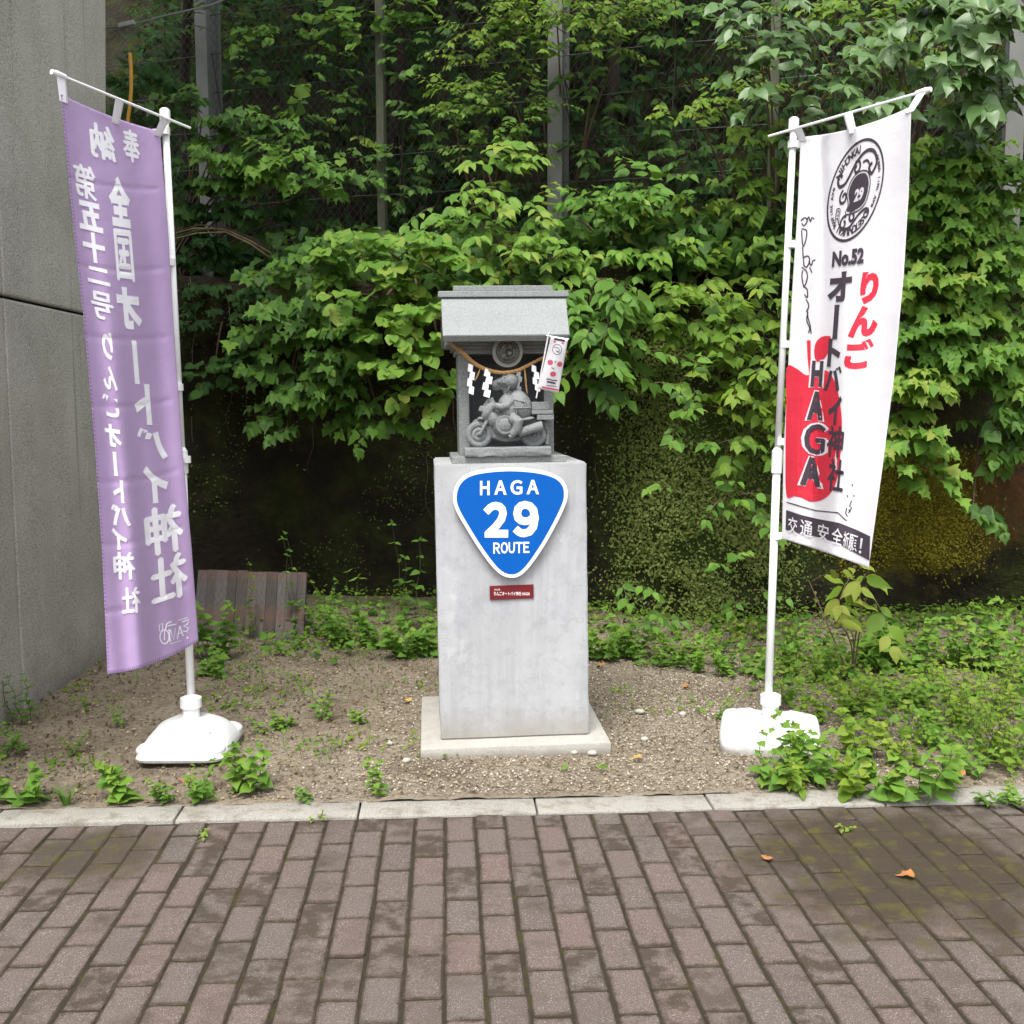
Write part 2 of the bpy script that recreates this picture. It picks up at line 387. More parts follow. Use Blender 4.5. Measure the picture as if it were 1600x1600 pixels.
t = NT('crushed_stone'); a = t.n.new('ShaderNodeAttribute'); a.attribute_name = 'var'
t.fin(t.ramp(a.outputs['Fac'], [(0, (.07, .058, .045)), (.3, (.15, .12, .085)), (.6, (.26, .215, .16)), (.85, (.36, .31, .24)), (1, (.48, .44, .38))]), .9, .2); M['stone'] = t.m
V, Fx, va = pebbles(95000, (-2.6, 3.0), (3.5, 6.3), (.003, .0068), lambda X, Y: -.05 + .85 * gravel_mask(X, Y), 21)
g = fast_mesh('gravel', V, Fx, M['stone'], var=va, kind='stuff')
V, Fx, va = pebbles(24000, (-3, 3.2), (3.5, 6.9), (.004, .011), lambda X, Y: .80 - .55 * gravel_mask(X, Y), 22)
V[:, 2] = V[:, 2]; g = fast_mesh('dry_litter', V, Fx, M['dry'], var=va, kind='stuff')
# ---- slope: mossy retaining bank, ledge, hillside behind the fence
def bulge(X, z):
    rec = sstep(-2.3, -1.7, X) * sstep(.62, .35, X) * sstep(2.1, 1.55, z)
    hump = np.exp(-((X - 1.25) / .62) ** 2) * sstep(2.3, 1.6, z) * (.55 + .45 * sstep(0, .9, z))
    lip = np.exp(-((z - 2.15) / .3) ** 2) * .12
    return -.30 * rec + .42 * hump + lip + .16 * sstep(2.0, 2.6, X) * np.exp(-((z - .75) / .5) ** 2)
def hill(X, t):
    X, t = np.asarray(X, float), np.asarray(t, float)
    z1 = 2.30; a1, a2, a3 = np.clip(t, 0, 1), np.clip(t - 1, 0, 1), np.clip(t - 2, 0, 1)
    z = z1 * a1 + .18 * a2 + 6.5 * a3 - .05
    yw = wall_base(X) + .10 * z1; yf = np.maximum(fence_y(X) + .35, yw + .2)
    Y = wall_base(X) + .10 * z1 * a1 - bulge(X, np.minimum(z, z1)) * (1 - a2) * (t < 2) + (yf - yw) * a2 + 5.2 * a3
    amp = .10 + .25 * a3
    Y = Y + amp * (fbm(X * 2.2, z * 2.2, seed=31, oct=5) - .5) * 2 * sstep(0, .15, a1)
    z = z + .42 * (fbm(X * 1.5, X * 0 + 3.3, seed=37, oct=4) - .5) * sstep(.55, 1, a1) * (1 - a3) * sstep(3.2, 2.2, X)
    z = z + (.25 * a3 + .08 * a2) * (fbm(X * 1.5, Y * 1.5, seed=33, oct=4) - .5) * 2
    return np.stack([X, Y, z], -1)
hx = np.linspace(-7, 7, 420); ht = np.concatenate([np.linspace(0, 1, 110), np.linspace(1, 2, 40)[1:], np.linspace(2, 3, 90)[1:]])
HX, HT = np.meshgrid(hx, ht); V = hill(HX, HT).reshape(-1, 3); nx, ny = len(hx), len(ht)
ii = np.arange((ny - 1) * nx).reshape(ny - 1, nx)[:, :-1].ravel()
Fq = np.stack([ii, ii + 1, ii + nx + 1, ii + nx], 1)
t = NT('mossy_bank'); n1, n2, n3 = t.noise(3.5, 6, .6), t.noise(22, 5, .65), t.noise(2.0, 5, stretch=(3, 3, .6))
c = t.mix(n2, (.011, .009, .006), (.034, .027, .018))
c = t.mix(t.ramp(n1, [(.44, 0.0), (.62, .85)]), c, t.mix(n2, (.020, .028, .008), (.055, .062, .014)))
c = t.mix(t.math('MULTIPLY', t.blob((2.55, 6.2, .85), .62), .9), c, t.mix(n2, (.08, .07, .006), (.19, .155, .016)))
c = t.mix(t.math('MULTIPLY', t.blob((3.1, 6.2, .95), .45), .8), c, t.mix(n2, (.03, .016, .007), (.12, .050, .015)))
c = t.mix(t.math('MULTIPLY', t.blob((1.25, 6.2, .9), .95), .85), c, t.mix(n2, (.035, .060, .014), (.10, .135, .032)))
t.bump(t.math('ADD', t.noise(14, 6, .7), t.math('MULTIPLY', n2, .6)), 1.0, .05); t.fin(c, .92, .15); M['bank'] = t.m
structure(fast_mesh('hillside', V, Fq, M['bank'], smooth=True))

# ---- concrete abutment on the left: panels with open joints between them
t = NT('rough_concrete'); X_, Y_, Z_ = t.xyz()
s1 = t.noise(1.0, 6, .65, stretch=(5, 5, .45)); s2 = t.noise(1.5, 5); g = t.noise(130, 3, .75); g2 = t.noise(45, 4, .7)
c = t.mix(s1, (.48, .455, .41), (.68, .645, .59)); c = t.mix(t.ramp(s2, [(.4, .4), (.6, 0.0)]), c, (.31, .285, .25))
c = t.mix(t.ramp(g, [(.36, .6), (.50, 0.0)]), c, (.12, .108, .09)); c = t.mix(t.ramp(g, [(.54, 0.0), (.66, .6)]), c, (.74, .70, .62))
c = t.mix(t.ramp(t.noise(1.2, 5, .6, stretch=(9, 9, .22)), [(.60, 0.0), (.74, .55)]), c, (.085, .078, .068))
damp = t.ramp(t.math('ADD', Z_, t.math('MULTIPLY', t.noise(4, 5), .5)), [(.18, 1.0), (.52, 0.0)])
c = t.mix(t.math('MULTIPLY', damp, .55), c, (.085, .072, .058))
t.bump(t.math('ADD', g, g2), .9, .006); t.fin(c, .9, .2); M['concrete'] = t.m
t = NT('joint_dark'); t.fin((.03, .028, .025), .95, .05); M['joint'] = t.m
A0, A1 = gnd(168, 1024, .02), gnd(-2, 1136, .02)          # foot of the wall: far corner, and where it leaves the frame
ad = (A1 - A0).normalized(); an = Vector((-ad.y, ad.x, 0)); an = an if an.x > 0 else -an
abut = empty('concrete_abutment', A0, 'tall rough grey concrete abutment wall beside the purple banner', 'wall')
rotA = Matrix((( ad.x, -an.x, 0), (ad.y, -an.y, 0), (0, 0, 1)))   # local x runs toward the camera along the face, y into the wall
def ab_local(px, py):
    u, v = (px - 800) / FPX, (800 - py) / FPX
    d = Vector((u, CT + v * ST, -ST + v * CT)); o = Vector((0, 0, CAMZ)); k = (A0 - o).dot(an) / d.dot(an); p = o + d * k - A0
    return p.dot(ad), p.z
jz = ab_local(60, 475)[1]; jxv = ab_local(22, 800)[0]
def ab_box(name, x0, x1, z0, z1, y0, y1, mat, bev):
    mb = MB().box(((x0 + x1) / 2, (y0 + y1) / 2, (z0 + z1) / 2), (x1 - x0, y1 - y0, z1 - z0), bev=bev, seg=2)
    for i, (vx, vy, vz) in enumerate(mb.v):
        if vx < .6: mb.v[i] = (vx - .105 * max(0, vz), vy, vz)
    o = mb.build(name, mat, abut); o.matrix_local = rotA.to_4x4(); return o
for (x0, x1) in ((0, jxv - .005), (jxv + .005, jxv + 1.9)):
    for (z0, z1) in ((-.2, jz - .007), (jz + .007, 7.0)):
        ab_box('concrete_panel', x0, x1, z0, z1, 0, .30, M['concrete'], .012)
ab_box('core', .03, jxv + 1.85, -.2, 6.97, .03, 2.2, M['joint'], 0)
o = ab_box('return_face', -.0, .028, -.2, 6.99, .31, 2.2, M['concrete'], .005)

# ---- chain-link fence
M['post'] = simple('fence_post_grey', (.17, .175, .165), .8, .2, .22, 9); M['post_old'] = simple('mossy_post', (.10, .105, .075), .9, .15, .4, 14)
M['wire'] = simple('galvanised_wire', (.055, .055, .048), .6, .4)
fd = Vector((1, -.325, 0)).normalized(); fn = Vector((-.325, -1, 0)).normalized()
def fx(px):
    u = (px - 800) / FPX; return u * 7.5 / (1 + .323 * u)
fence = empty('chain_link_fence', (0, 7.7, 2.4), 'tall chain link fence on grey concrete posts along the top of the bank', 'fence')
fo = Vector(fence.location)
def fpt(s, z, off=0): return Vector((0, 7.7, 0)) + fd * s + fn * off + Vector((0, 0, z)) - fo
cs = 1 / math.cos(math.atan(.325))
FZ0, FZ1 = 2.42, 5.6
for px, main in ((333, 1), (600, 0), (872, 1), (1207, 0), (1580, 1), (60, 0)):
    s = fx(px) * cs; rotF = Matrix(((fd.x, -fn.x, 0), (fd.y, -fn.y, 0), (0, 0, 1)))
    mb = MB(); c = fpt(s, (2.0 + FZ1) / 2)
    if main:
        h = FZ1 - 2.0
        mb.box(c + fn * .085, (.105, .03, h), rotF, .004); mb.box(c + fn * .0, (.04, .14, h), rotF); mb.box(c - fn * .085, (.105, .03, h), rotF, .004)
    else: mb.box(c + fn * .03, (.062, .055, FZ1 - 2.0), rotF, .006)
    mb.build('post', M['post'] if main else M['post_old'], fence)
mb = MB(); S0, S1 = -4.2, 4.6; pit = .062; H = FZ1 - FZ0
for fam in (1, -1):
    n0 = int((S1 - S0 + H / 1.2) / pit) + 2
    for k in range(n0):
        # straight diagonals, slope 1.25
        b = (S0 - H / 1.2 + k * pit) if fam == 1 else (S0 + k * pit)
        a0, a1 = (b, FZ0), (b + fam * H / 1.2, FZ1)
        # clip to [S0,S1]
        (sA, zA), (sB, zB) = a0, a1
        def cl(s, z, s2, z2, lim): f = (lim - s) / (s2 - s); return lim, z + (z2 - z) * f
        if max(sA, sB) < S0 or min(sA, sB) > S1: continue
        if sA < S0: sA, zA = cl(sA, zA, sB, zB, S0)
        if sA > S1: sA, zA = cl(sA, zA, sB, zB, S1)
        if sB < S0: sB, zB = cl(sA, zA, sB, zB, S0)
        if sB > S1: sB, zB = cl(sA, zA, sB, zB, S1)
        mb.tube([fpt(sA, zA, -.01 + .003 * fam), fpt(sB, zB, -.01 + .003 * fam)], .0014, 3, False)
wm = mb.build('wire_mesh', M['wire'], fence, kind='stuff')
for k in range(11):
    z = FZ0 + .02 + k * .29
    MB().tube([fpt(S0 + i * .4, z + .006 * math.sin(i * 1.7 + k), .0) for i in range(23)], .0034, 5).build('tension_wire', M['wire'], fence)

# ---- guy wire with a yellow sleeve, by the abutment
M['yellow'] = simple('yellow_plastic', (.62, .30, .03), .45, .4); M['cable'] = simple('grey_cable', (.12, .12, .12), .6); M['clampm'] = simple('pale_clamp', (.34, .33, .30), .6)
p = [at(150, 46, 7.0), at(200, 40, 7.05), at(260, 24, 7.2), at(330, 8, 7.4), at(420, -30, 7.7)]
gw = empty('guy_cable', p[1], 'thin grey guy cable with yellow plastic sleeve hanging behind the abutment corner', 'cable'); g0 = Vector(gw.location)
MB().tube([q - g0 for q in p], .006, 6).build('cable', M['cable'], gw)
MB().box((0, 0, 0), (.055 * 2, .035, .03), Matrix.Rotation(R(-12), 3, 'Y'), .006).build('clamp', M['clampm'], gw).location = at(198, 38, 7.04) - g0
d = [at(182, 42, 7.04), at(196, 62, 7.04), at(203, 85, 7.04)]
MB().tube([q - g0 for q in d], .004, 5).build('drop_wire', M['cable'], gw)
MB().tube([at(203 + a, b, 7.04) - g0 for a, b in ((0, 83), (2, 110), (2, 140), (0, 165), (-3, 185), (-4, 240))], .012, 8).build('sleeve', M['yellow'], gw)

# ---- weathered board leaning against the bank
t = NT('weathered_wood'); oi = t.n.new('ShaderNodeObjectInfo'); sp = t.n.new('ShaderNodeSeparateColor'); t.l.new(oi.outputs['Color'], sp.inputs[0])
tc = t.n.new('ShaderNodeTexCoord')
gr = t.noise(1, 6, .7, vec=t.vmul(tc.outputs['Object'], (70, 70, 4))); gb = t.noise(1, 4, .6, vec=t.vmul(tc.outputs['Object'], (8, 8, 3)))
c = t.ramp(sp.outputs[0], [(0, (.075, .066, .060)), (.4, (.115, .104, .098)), (.7, (.135, .124, .118)), (1, (.135, .086, .064))])
c = t.mix(t.ramp(gr, [(.3, .65), (.55, 0.0)]), c, (.04, .034, .03)); c = t.mix(t.ramp(gb, [(.5, 0.0), (.68, .6)]), c, (.19, .10, .065))
t.bump(gr, .6, .004); t.fin(c, .9, .15); M['wood'] = t.m
bl, br = at(301, 996, 6.34), at(474, 1002, 6.22); tl, tr = at(306, 888, 6.52), at(483, 897, 6.40)
bd = empty('wooden_board', (bl + br) / 2, 'weathered grey brown plank board leaning against the dark mossy bank', 'board'); b0 = Vector(bd.location)
eu = (br - bl); ev = ((tl - bl) + (tr - br)) / 2; en = eu.cross(ev).normalized()
NP = 11; edges = np.cumsum([0] + [random.uniform(.8, 1.25) for _ in range(NP)]); edges = edges / edges[-1]
for k in range(NP):
    a, b = edges[k] + .0012, edges[k + 1] - .0012; q = random.uniform(-.012, .012) if 0 < k < NP - 1 else 0
    P = [bl + eu * a, bl + eu * b, bl + eu * b + ev * (1 + q), bl + eu * a + ev * (1 + q)]; off = -en * random.uniform(0, .006) if en.y > 0 else en * random.uniform(0, .006)
    ct = sum(P, Vector()) / 4
    mb = MB(); mb.add([x + off - ct for x in P] + [x + off - ct + (en if en.y > 0 else -en) * .022 for x in P], [(0, 1, 2, 3), (7, 6, 5, 4), (0, 4, 5, 1), (1, 5, 6, 2), (2, 6, 7, 3), (3, 7, 4, 0)])
    o = mb.build('plank', M['wood'], bd, col=random.random()); o.location = ct - b0
mb = MB(); back = (en if en.y > 0 else -en)
for f in (.2, .8):
    c0 = bl + ev * f + back * .036; mb.tube([c0 + eu * .05 - b0, c0 + eu * .95 - b0], .014, 4)
    mb.build('batten', M['wood'], bd, col=.2); mb = MB()

# ================================================================ PLINTH, SIGN, SHRINE, STATUE
ORG = gnd(804.5, 1152, .06)
PLF = Matrix.Translation(ORG) @ Matrix.Rotation(R(4.6), 4, 'Z') @ Matrix.Rotation(R(-.75), 4, 'Y'); PLI = PLF.inverted()
def lp(px, py, y):
    """photo pixel -> point of the plane y = const in the plinth's own frame"""
    u, v = (px - 800) / FPX, (800 - py) / FPX
    o = PLI @ Vector((0, 0, CAMZ)); d = PLI.to_3x3() @ Vector((u, CT + v * ST, -ST + v * CT)); k = (y - o.y) / d.y; return o + d * k
def pthing(name, loc, label, cat, group=None):
    o = empty(name, (0, 0, 0), label, cat, group); o.matrix_world = PLF @ Matrix.Translation(loc); return o

t = NT('pale_concrete'); s1 = t.noise(1, 6, .65, stretch=(22, 22, 1.3)); s2 = t.noise(3.5, 6, .6); g = t.noise(260, 3, .7)
c = t.mix(s2, (.36, .37, .385), (.49, .50, .52)); c = t.mix(t.ramp(s1, [(.34, .42), (.54, 0.0)]), c, (.29, .30, .31))
c = t.mix(t.ramp(t.noise(1, 6, .7, stretch=(30, 30, 2.2)), [(.60, 0.0), (.76, .38)]), c, (.26, .265, .27))
c = t.mix(t.ramp(t.noise(15, 7, .75), [(.36, .55), (.52, 0.0)]), c, (.30, .31, .32)); c = t.mix(t.ramp(t.noise(7, 6, .75), [(.58, 0.0), (.74, .5)]), c, (.60, .61, .62))
c = t.mix(t.math('MULTIPLY', t.ramp(t.vor(26), [(.035, 1.0), (.075, 0.0)]), t.ramp(t.noise(4, 3), [(.44, 0.0), (.54, .85)])), c, (.16, .16, .155))
X_, Y_, Z_ = t.xyz()
c = t.mix(t.math('MULTIPLY', t.ramp(t.math('ADD', Z_, t.math('MULTIPLY', t.noise(14, 5), .12)), [(.12, .9), (.26, 0.0)]), .8), c, (.25, .225, .185))
topd = t.ramp(t.math('SUBTRACT', Z_, t.math('MULTIPLY', t.noise(1, 5, .7, stretch=(40, 40, 1)), .35)), [(.93, 0.0), (1.08, .5)])
c = t.mix(topd, c, (.36, .365, .36))
t.bump(t.math('ADD', g, t.math('MULTIPLY', t.noise(30, 5), .7)), .35, .003); t.fin(c, .75, .3); M['plinth'] = t.m
t = NT('footing_concrete'); n = t.noise(9, 6, .7); g = t.noise(200, 3, .7); c = t.mix(n, (.27, .255, .225), (.52, .505, .465)); c = t.mix(t.ramp(g, [(.38, .5), (.5, 0.0)]), c, (.2, .19, .17))
X_, Y_, Z_ = t.xyz(); c = t.mix(t.ramp(t.math('ADD', Z_, t.math('MULTIPLY', n, .03)), [(.035, .6), (.06, 0.0)]), c, (.25, .22, .17))
t.bump(t.math('ADD', g, n), .6, .004); t.fin(c, .9, .2); M['footing'] = t.m

WL, WR = lp(688.5, 1154, 0).x, lp(920.5, 1148, 0).x; PH = lp(797, 724, 0).z; PD = .58
TL_, TR_ = lp(678.5, 722, 0).x, lp(916, 724, 0).x
plinth = pthing('concrete_plinth', (0, 0, 0), 'pale grey streaked concrete plinth carrying the road sign and stone shrine', 'plinth')
bm = bmesh.new(); bmesh.ops.create_cube(bm, size=1)
for v in bm.verts:
    top = v.co.z > 0; l, r = (TL_, TR_) if top else (WL, WR)
    v.co = Vector((l if v.co.x < 0 else r, 0 if v.co.y < 0 else PD, PH if top else 0))
bmesh.ops.bevel(bm, geom=bm.edges[:], offset=.006, segments=2, affect='EDGES'); bmesh.ops.subdivide_edges(bm, edges=[e for e in bm.edges if e.calc_length() > .3], cuts=12, use_grid_fill=True)
for v in bm.verts:
    v.co.x += .0012 * math.sin(v.co.z * 23 + v.co.y * 9); v.co.y += .0012 * math.sin(v.co.z * 17 + v.co.x * 14)
smooth_angle(MB().bm(bm).build('shaft', M['plinth'], plinth), 40)
sl, sr = lp(657, 1176, -.105).x, lp(955, 1166, -.105).x; sz = .05
mb = MB().box(((sl + sr) / 2, (-.105 + PD + .09) / 2, -.032), (sr - sl, PD + .195, .062), bev=.007, seg=2)
smooth_angle(mb.build('footing', M['footing'], plinth), 40)

# ---- text helpers
def glyphs(s, bold=0.0, height=1.0, extrude=None, center=True, squeeze=1.0):
    """outline letters as flat triangles, total height of the line = height (cap height for Latin), centred on 0,0"""
    cu = bpy.data.curves.new('t', 'FONT'); cu.body = s; cu.offset = bold; cu.resolution_u = 3
    o = bpy.data.objects.new('t', cu); COL.objects.link(o)
    me = bpy.data.meshes.new_from_object(o); bpy.data.objects.remove(o); bpy.data.curves.remove(cu)
    V = np.array([v.co[:2] for v in me.vertices]); Fc = [list(p.vertices) for p in me.polygons]; bpy.data.meshes.remove(me)
    lo, hi = V.min(0), V.max(0); V = (V - (lo + hi) / 2) / (hi[1] - lo[1]) * height; V[:, 0] *= squeeze
    return V, Fc
def poly_tri(pts):
    return [(np.array(pts, float), [list(range(len(pts)))])]
def catmull(P, n=6, closed=True):
    P = [np.array(p, float) for p in P]; out = []; N = len(P)
    for i in range(N if closed else N - 1):
        g = lambda k: P[(i + k) % N] if closed else P[min(max(i + k, 0), N - 1)]
        p0, p1, p2, p3 = g(-1), g(0), g(1), g(2)
        for k in range(n):
            t_ = k / n; out.append(.5 * ((2 * p1) + (-p0 + p2) * t_ + (2 * p0 - 5 * p1 + 4 * p2 - p3) * t_ ** 2 + (-p0 + 3 * p1 - 3 * p2 + p3) * t_ ** 3))
    if not closed: out.append(P[-1])
    return out
def ribbon(P, w, closed=False):
    P = [np.array(p, float) for p in P]; n = len(P); V = []; ws = w if isinstance(w, (list, tuple)) else [w] * n
    for i in range(n):
        a, b = (P[(i - 1) % n], P[(i + 1) % n]) if closed else (P[max(i - 1, 0)], P[min(i + 1, n - 1)])
        d = b - a; d = d / (np.linalg.norm(d) + 1e-9); q = np.array([-d[1], d[0]]) * ws[i] / 2; V += [P[i] + q, P[i] - q]
    m = n if closed else n - 1
    return np.array(V), [[2 * i, 2 * i + 1, (2 * ((i + 1) % n)) + 1, 2 * ((i + 1) % n)] for i in range(m)]

# ---- route sign: rounded triangular shield standing off the plinth
SC = 340 / 1007.0
def cpx(x, y): return 640 + x * SC, 680 + y * SC
outl = catmull([cpx(*q) for q in ((465, 150), (330, 161), (255, 186), (214, 232), (201, 292), (216, 350), (262, 432), (320, 524), (382, 608), (428, 648), (472, 660), (514, 648), (560, 603), (620, 516), (680, 410), (722, 320), (731, 272), (722, 228), (684, 188), (600, 161))], 5)
def sgn(p, y): q = lp(p[0], p[1], y); return q
cen = np.mean(outl, 0)
so_ = lp(cen[0], cen[1], -.03)
M['signwhite'] = simple('sign_white', (.86, .87, .88), .35, .5, .02); M['signblue'] = simple('sign_blue', (.0, .094, .41), .45, .2, .04)
sign = pthing('route_sign', so_, 'blue and white rounded triangle route sign reading HAGA 29 ROUTE on the plinth', 'sign')
def offset_in(P, d):
    P = [np.array(p) for p in P]; n = len(P); out = []
    for i in range(n):
        t_ = P[(i + 1) % n] - P[i - 1]; t_ /= np.linalg.norm(t_) + 1e-9; nn = np.array([-t_[1], t_[0]])
        if nn.dot(cen - P[i]) < 0: nn = -nn
        out.append(P[i] + nn * d)
    return out
def plate(P, y_front, thick, bev=.002):
    bm = bmesh.new(); vs = [bm.verts.new(sgn(p, y_front) - so_) for p in P]; f = bm.faces.new(vs)
    r = bmesh.ops.extrude_face_region(bm, geom=[f]); bmesh.ops.translate(bm, vec=(0, thick, 0), verts=[v for v in r['geom'] if isinstance(v, bmesh.types.BMVert)])
    bmesh.ops.triangulate(bm, faces=[f for f in bm.faces if len(f.verts) > 4]); return MB().bm(bm)
plate(outl, -.034, .024).build('border', M['signwhite'], sign)
plate(offset_in(outl, 5.6), -.0355, .002).build('panel', M['signblue'], sign)
MB().box((0, .02, .03), (.10, .012 + .012, .10)).build('bracket', M['signwhite'], sign)
def sign_text(s, px, py, hpx, wpx, bold):
    V, Fc = glyphs(s, bold, 1.0); w = V[:, 0].max() - V[:, 0].min(); mb = MB()
    mb.add([sgn((px + x / w * wpx, py - y * hpx), -.0368) - so_ for x, y in V], Fc); o = mb.build('lettering', M['signwhite'], sign); return o
for a in (('Ｈ', 757.5, 762.5, 22.5, 15, .035), ('Ａ', 782, 761.8, 22.5, 19.5, .035), ('Ｇ', 807, 761.5, 23, 19, .035), ('Ａ', 832.5, 761, 22.5, 19.5, .035), ('２', 774.5, 812, 56, 39, .055), ('９', 821.5, 811, 57, 41, .055),
          ('Ｒ', 776.2, 856.4, 17.5, 11, .03), ('Ｏ', 788, 856, 18, 11, .03), ('Ｕ', 799.6, 855.8, 17.5, 10, .03), ('Ｔ', 811, 855.5, 17.5, 11, .03), ('Ｅ', 822.5, 855.2, 17.5, 9.5, .03)): sign_text(*a)

# ---- small red name plate
M['plaquered'] = simple('plaque_red', (.15, .012, .016), .4, .4, .05); M['print_white'] = simple('print_white', (.80, .78, .76), .6, .2, .02)
pq = lp(799.5, 925, -.004); plaque = pthing('name_plaque', pq, 'small dark red name plaque below the blue route sign', 'plaque')
a, b = lp(765.5, 925, -.004).x, lp(834, 925, -.004).x; c, d = lp(800, 936, -.004).z, lp(800, 914.5, -.004).z
MB().box((0, 0, 0), (b - a, .008, d - c), Matrix.Rotation(R(-.6), 3, 'Y'), .0012, 1).build('plate', M['plaquered'], plaque)
mb = MB()
for s, px, py, h, w in (('りんごオートバイ神社 HAGA', 800, 927.5, 6.2, 56), ('No.52', 777, 921.2, 2.6, 8.5)):
    V, Fc = glyphs(s, .02); ww = V[:, 0].max() - V[:, 0].min(); mb.add([lp(px + x / ww * w, py - y * h, -.0088) - pq for x, y in V], Fc)
mb.build('lettering', M['print_white'], plaque)

# ---- stone shrine
def granite(name, c0, c1, dark=.7):
    t = NT(name); s = t.noise(150, 4, .85); n = t.noise(4, 4)
    c = t.mix(n, c0, c1); c = t.mix(t.ramp(s, [(.38, dark), (.49, 0.0)]), c, tuple(q * .36 for q in c0)); c = t.mix(t.ramp(s, [(.56, 0.0), (.68, .5)]), c, tuple(min(.75, q * 1.5) for q in c1))
    t.bump(t.math('ADD', s, t.math('MULTIPLY', t.noise(60, 4, .7), .8)), .5, .003); return t.fin(c, .72, .3)
M['granite'] = granite('grey_granite', (.20, .215, .205), (.27, .285, .275)); M['granite_roof'] = granite('pale_granite', (.215, .232, .23), (.28, .30, .297), .55)
M['granite_dark'] = granite('dark_granite', (.20, .205, .215), (.26, .265, .275)); M['statue'] = granite('carved_stone', (.155, .167, .167), (.25, .265, .265), .6)
shr = pthing('stone_shrine', (0, .03, PH), 'small grey granite shrine house with pitched roof on the plinth', 'shrine'); s0 = Vector((0, .03, PH))
def sbox(name, x0, x1, y0, y1, z0, z1, mat, bev=.003):
    o = MB().box(Vector(((x0 + x1) / 2, (y0 + y1) / 2, (z0 + z1) / 2)) - s0, (x1 - x0, y1 - y0, z1 - z0), bev=bev, seg=2).build(name, mat, shr); return o
bx0, bx1, bz = lp(706, 720, .035).x, lp(885, 720, .035).x, lp(795, 713, .035).z
sbox('base_slab', bx0, bx1, .035, .50, PH, bz, M['granite'])
YP = .15
ox0, ox1 = lp(717, 640, YP).x, lp(865, 640, YP).x; ix0, ix1 = lp(733.5, 640, YP).x, lp(850, 640, YP).x
zb, zt = bz, lp(790, 553, YP).z
sbox('side_wall', ox0, ix0, YP, .46, zb, zt, M['granite']); sbox('side_wall', ix1, ox1, YP, .46, zb, zt, M['granite'])
sbox('back_wall', ix0 + .0005, ix1 - .0005, .42, .455, zb, zt, M['granite_dark'], 0)
zl = zt; z2, z3, z4 = lp(790, 545, YP - .02).z, lp(790, 539, YP - .03).z, lp(790, 529, YP - .04).z
sbox('lintel', ox0 - .012, ox1 + .012, YP - .012, .47, zt, z2, M['granite']); sbox('lintel', ox0 - .026, ox1 + .026, YP - .026, .48, z2, z3, M['granite']); sbox('lintel', ox0 - .05, ox1 + .05, YP - .05, .49, z3, z4 + .02, M['granite'])
ye, yr = -.03, .27
e0, e1 = lp(692, 526, ye), lp(889, 523, ye); r0, r1 = lp(684.5, 458, yr - .03), lp(888, 456, yr - .03)
ze_t, ze_b = lp(790, 523.5, ye).z, lp(790, 533, ye).z; zr = lp(790, 458, yr - .02).z
def gable(xa, xb, name, mat):
    xa_t, xb_t = xa; xa_b, xb_b = xb
    prof = [(ye + .022, ze_b), (ye, ze_t), ((ye + yr) / 2, (ze_t + zr) / 2 - .006), (yr, zr), (2 * yr - (ye + yr) / 2, (ze_t + zr) / 2 - .006), (2 * yr - ye, ze_t), (2 * yr - ye - .022, ze_b), (yr, zr - .055)]
    V = []
    for side in (0, 1):
        for y, z in prof:
            f = (z - ze_b) / (zr - ze_b); V.append(Vector(((xa_b + (xa_t - xa_b) * f) if side == 0 else (xb_b + (xb_t - xb_b) * f), y, z)) - s0)
    n = len(prof); Fc = [tuple(range(n)), tuple(range(2 * n - 1, n - 1, -1))] + [(i, (i + 1) % n, (i + 1) % n + n, i + n) for i in range(n)]
    bm = bmesh.new(); vs = [bm.verts.new(v) for v in V]
    for f in Fc: bm.faces.new([vs[i] for i in f])
    bmesh.ops.recalc_face_normals(bm, faces=bm.faces); bmesh.ops.bevel(bm, geom=bm.edges[:], offset=.0025, segments=2, affect='EDGES')
    return smooth_angle(MB().bm(bm).build(name, mat, shr), 25)
gable((lp(689, 458, yr).x, lp(884, 456, yr).x), (e0.x, e1.x), 'roof', M['granite_roof'])
rz0, rz1 = lp(790, 464, yr - .04).z, lp(790, 454.5, yr - .04).z
sbox('ridge_beam', r0.x, r1.x, yr - .045, yr + .045, rz0, rz1, M['granite_roof'], .003)
c0, c1 = lp(708, 450, yr - .035), lp(863.5, 450, yr - .035)
sbox('ridge_cap', c0.x, c1.x, yr - .035, yr + .035, rz1, lp(790, 446, yr - .035).z, M['granite'], .003)
mc = lp(792.8, 550, YP - .06); mr = (lp(816.5, 550, YP - .06).x - mc.x)
t = NT('medallion_stone'); t.fin(t.mix(t.noise(200, 3), (.25, .255, .22), (.36, .36, .32)), .8, .2); mm = t.m
def disc(c, r, y0, y1, n=40, bev=.004):
    bm = bmesh.new(); bmesh.ops.create_cone(bm, cap_ends=True, segments=n, radius1=r, radius2=r, depth=abs(y1 - y0)); bm.transform(Matrix.Translation((c.x, (y0 + y1) / 2, c.z)) @ Matrix.Rotation(R(90), 4, 'X'))
    bmesh.ops.bevel(bm, geom=[e for e in bm.edges if len(e.link_faces) == 2 and e.calc_face_angle(0) > 1], offset=bev, segments=2, affect='EDGES'); return bm
bm = disc(mc - s0, mr, YP - .075 - s0.y, YP - .04 - s0.y); med = smooth_angle(MB().bm(bm).build('medallion', mm, shr), 40)
M['ink'] = simple('dark_ink', (.040, .034, .042), .7, .2, .05); M['engrave'] = simple('engraved_dark', (.07, .07, .055), .9, .1)

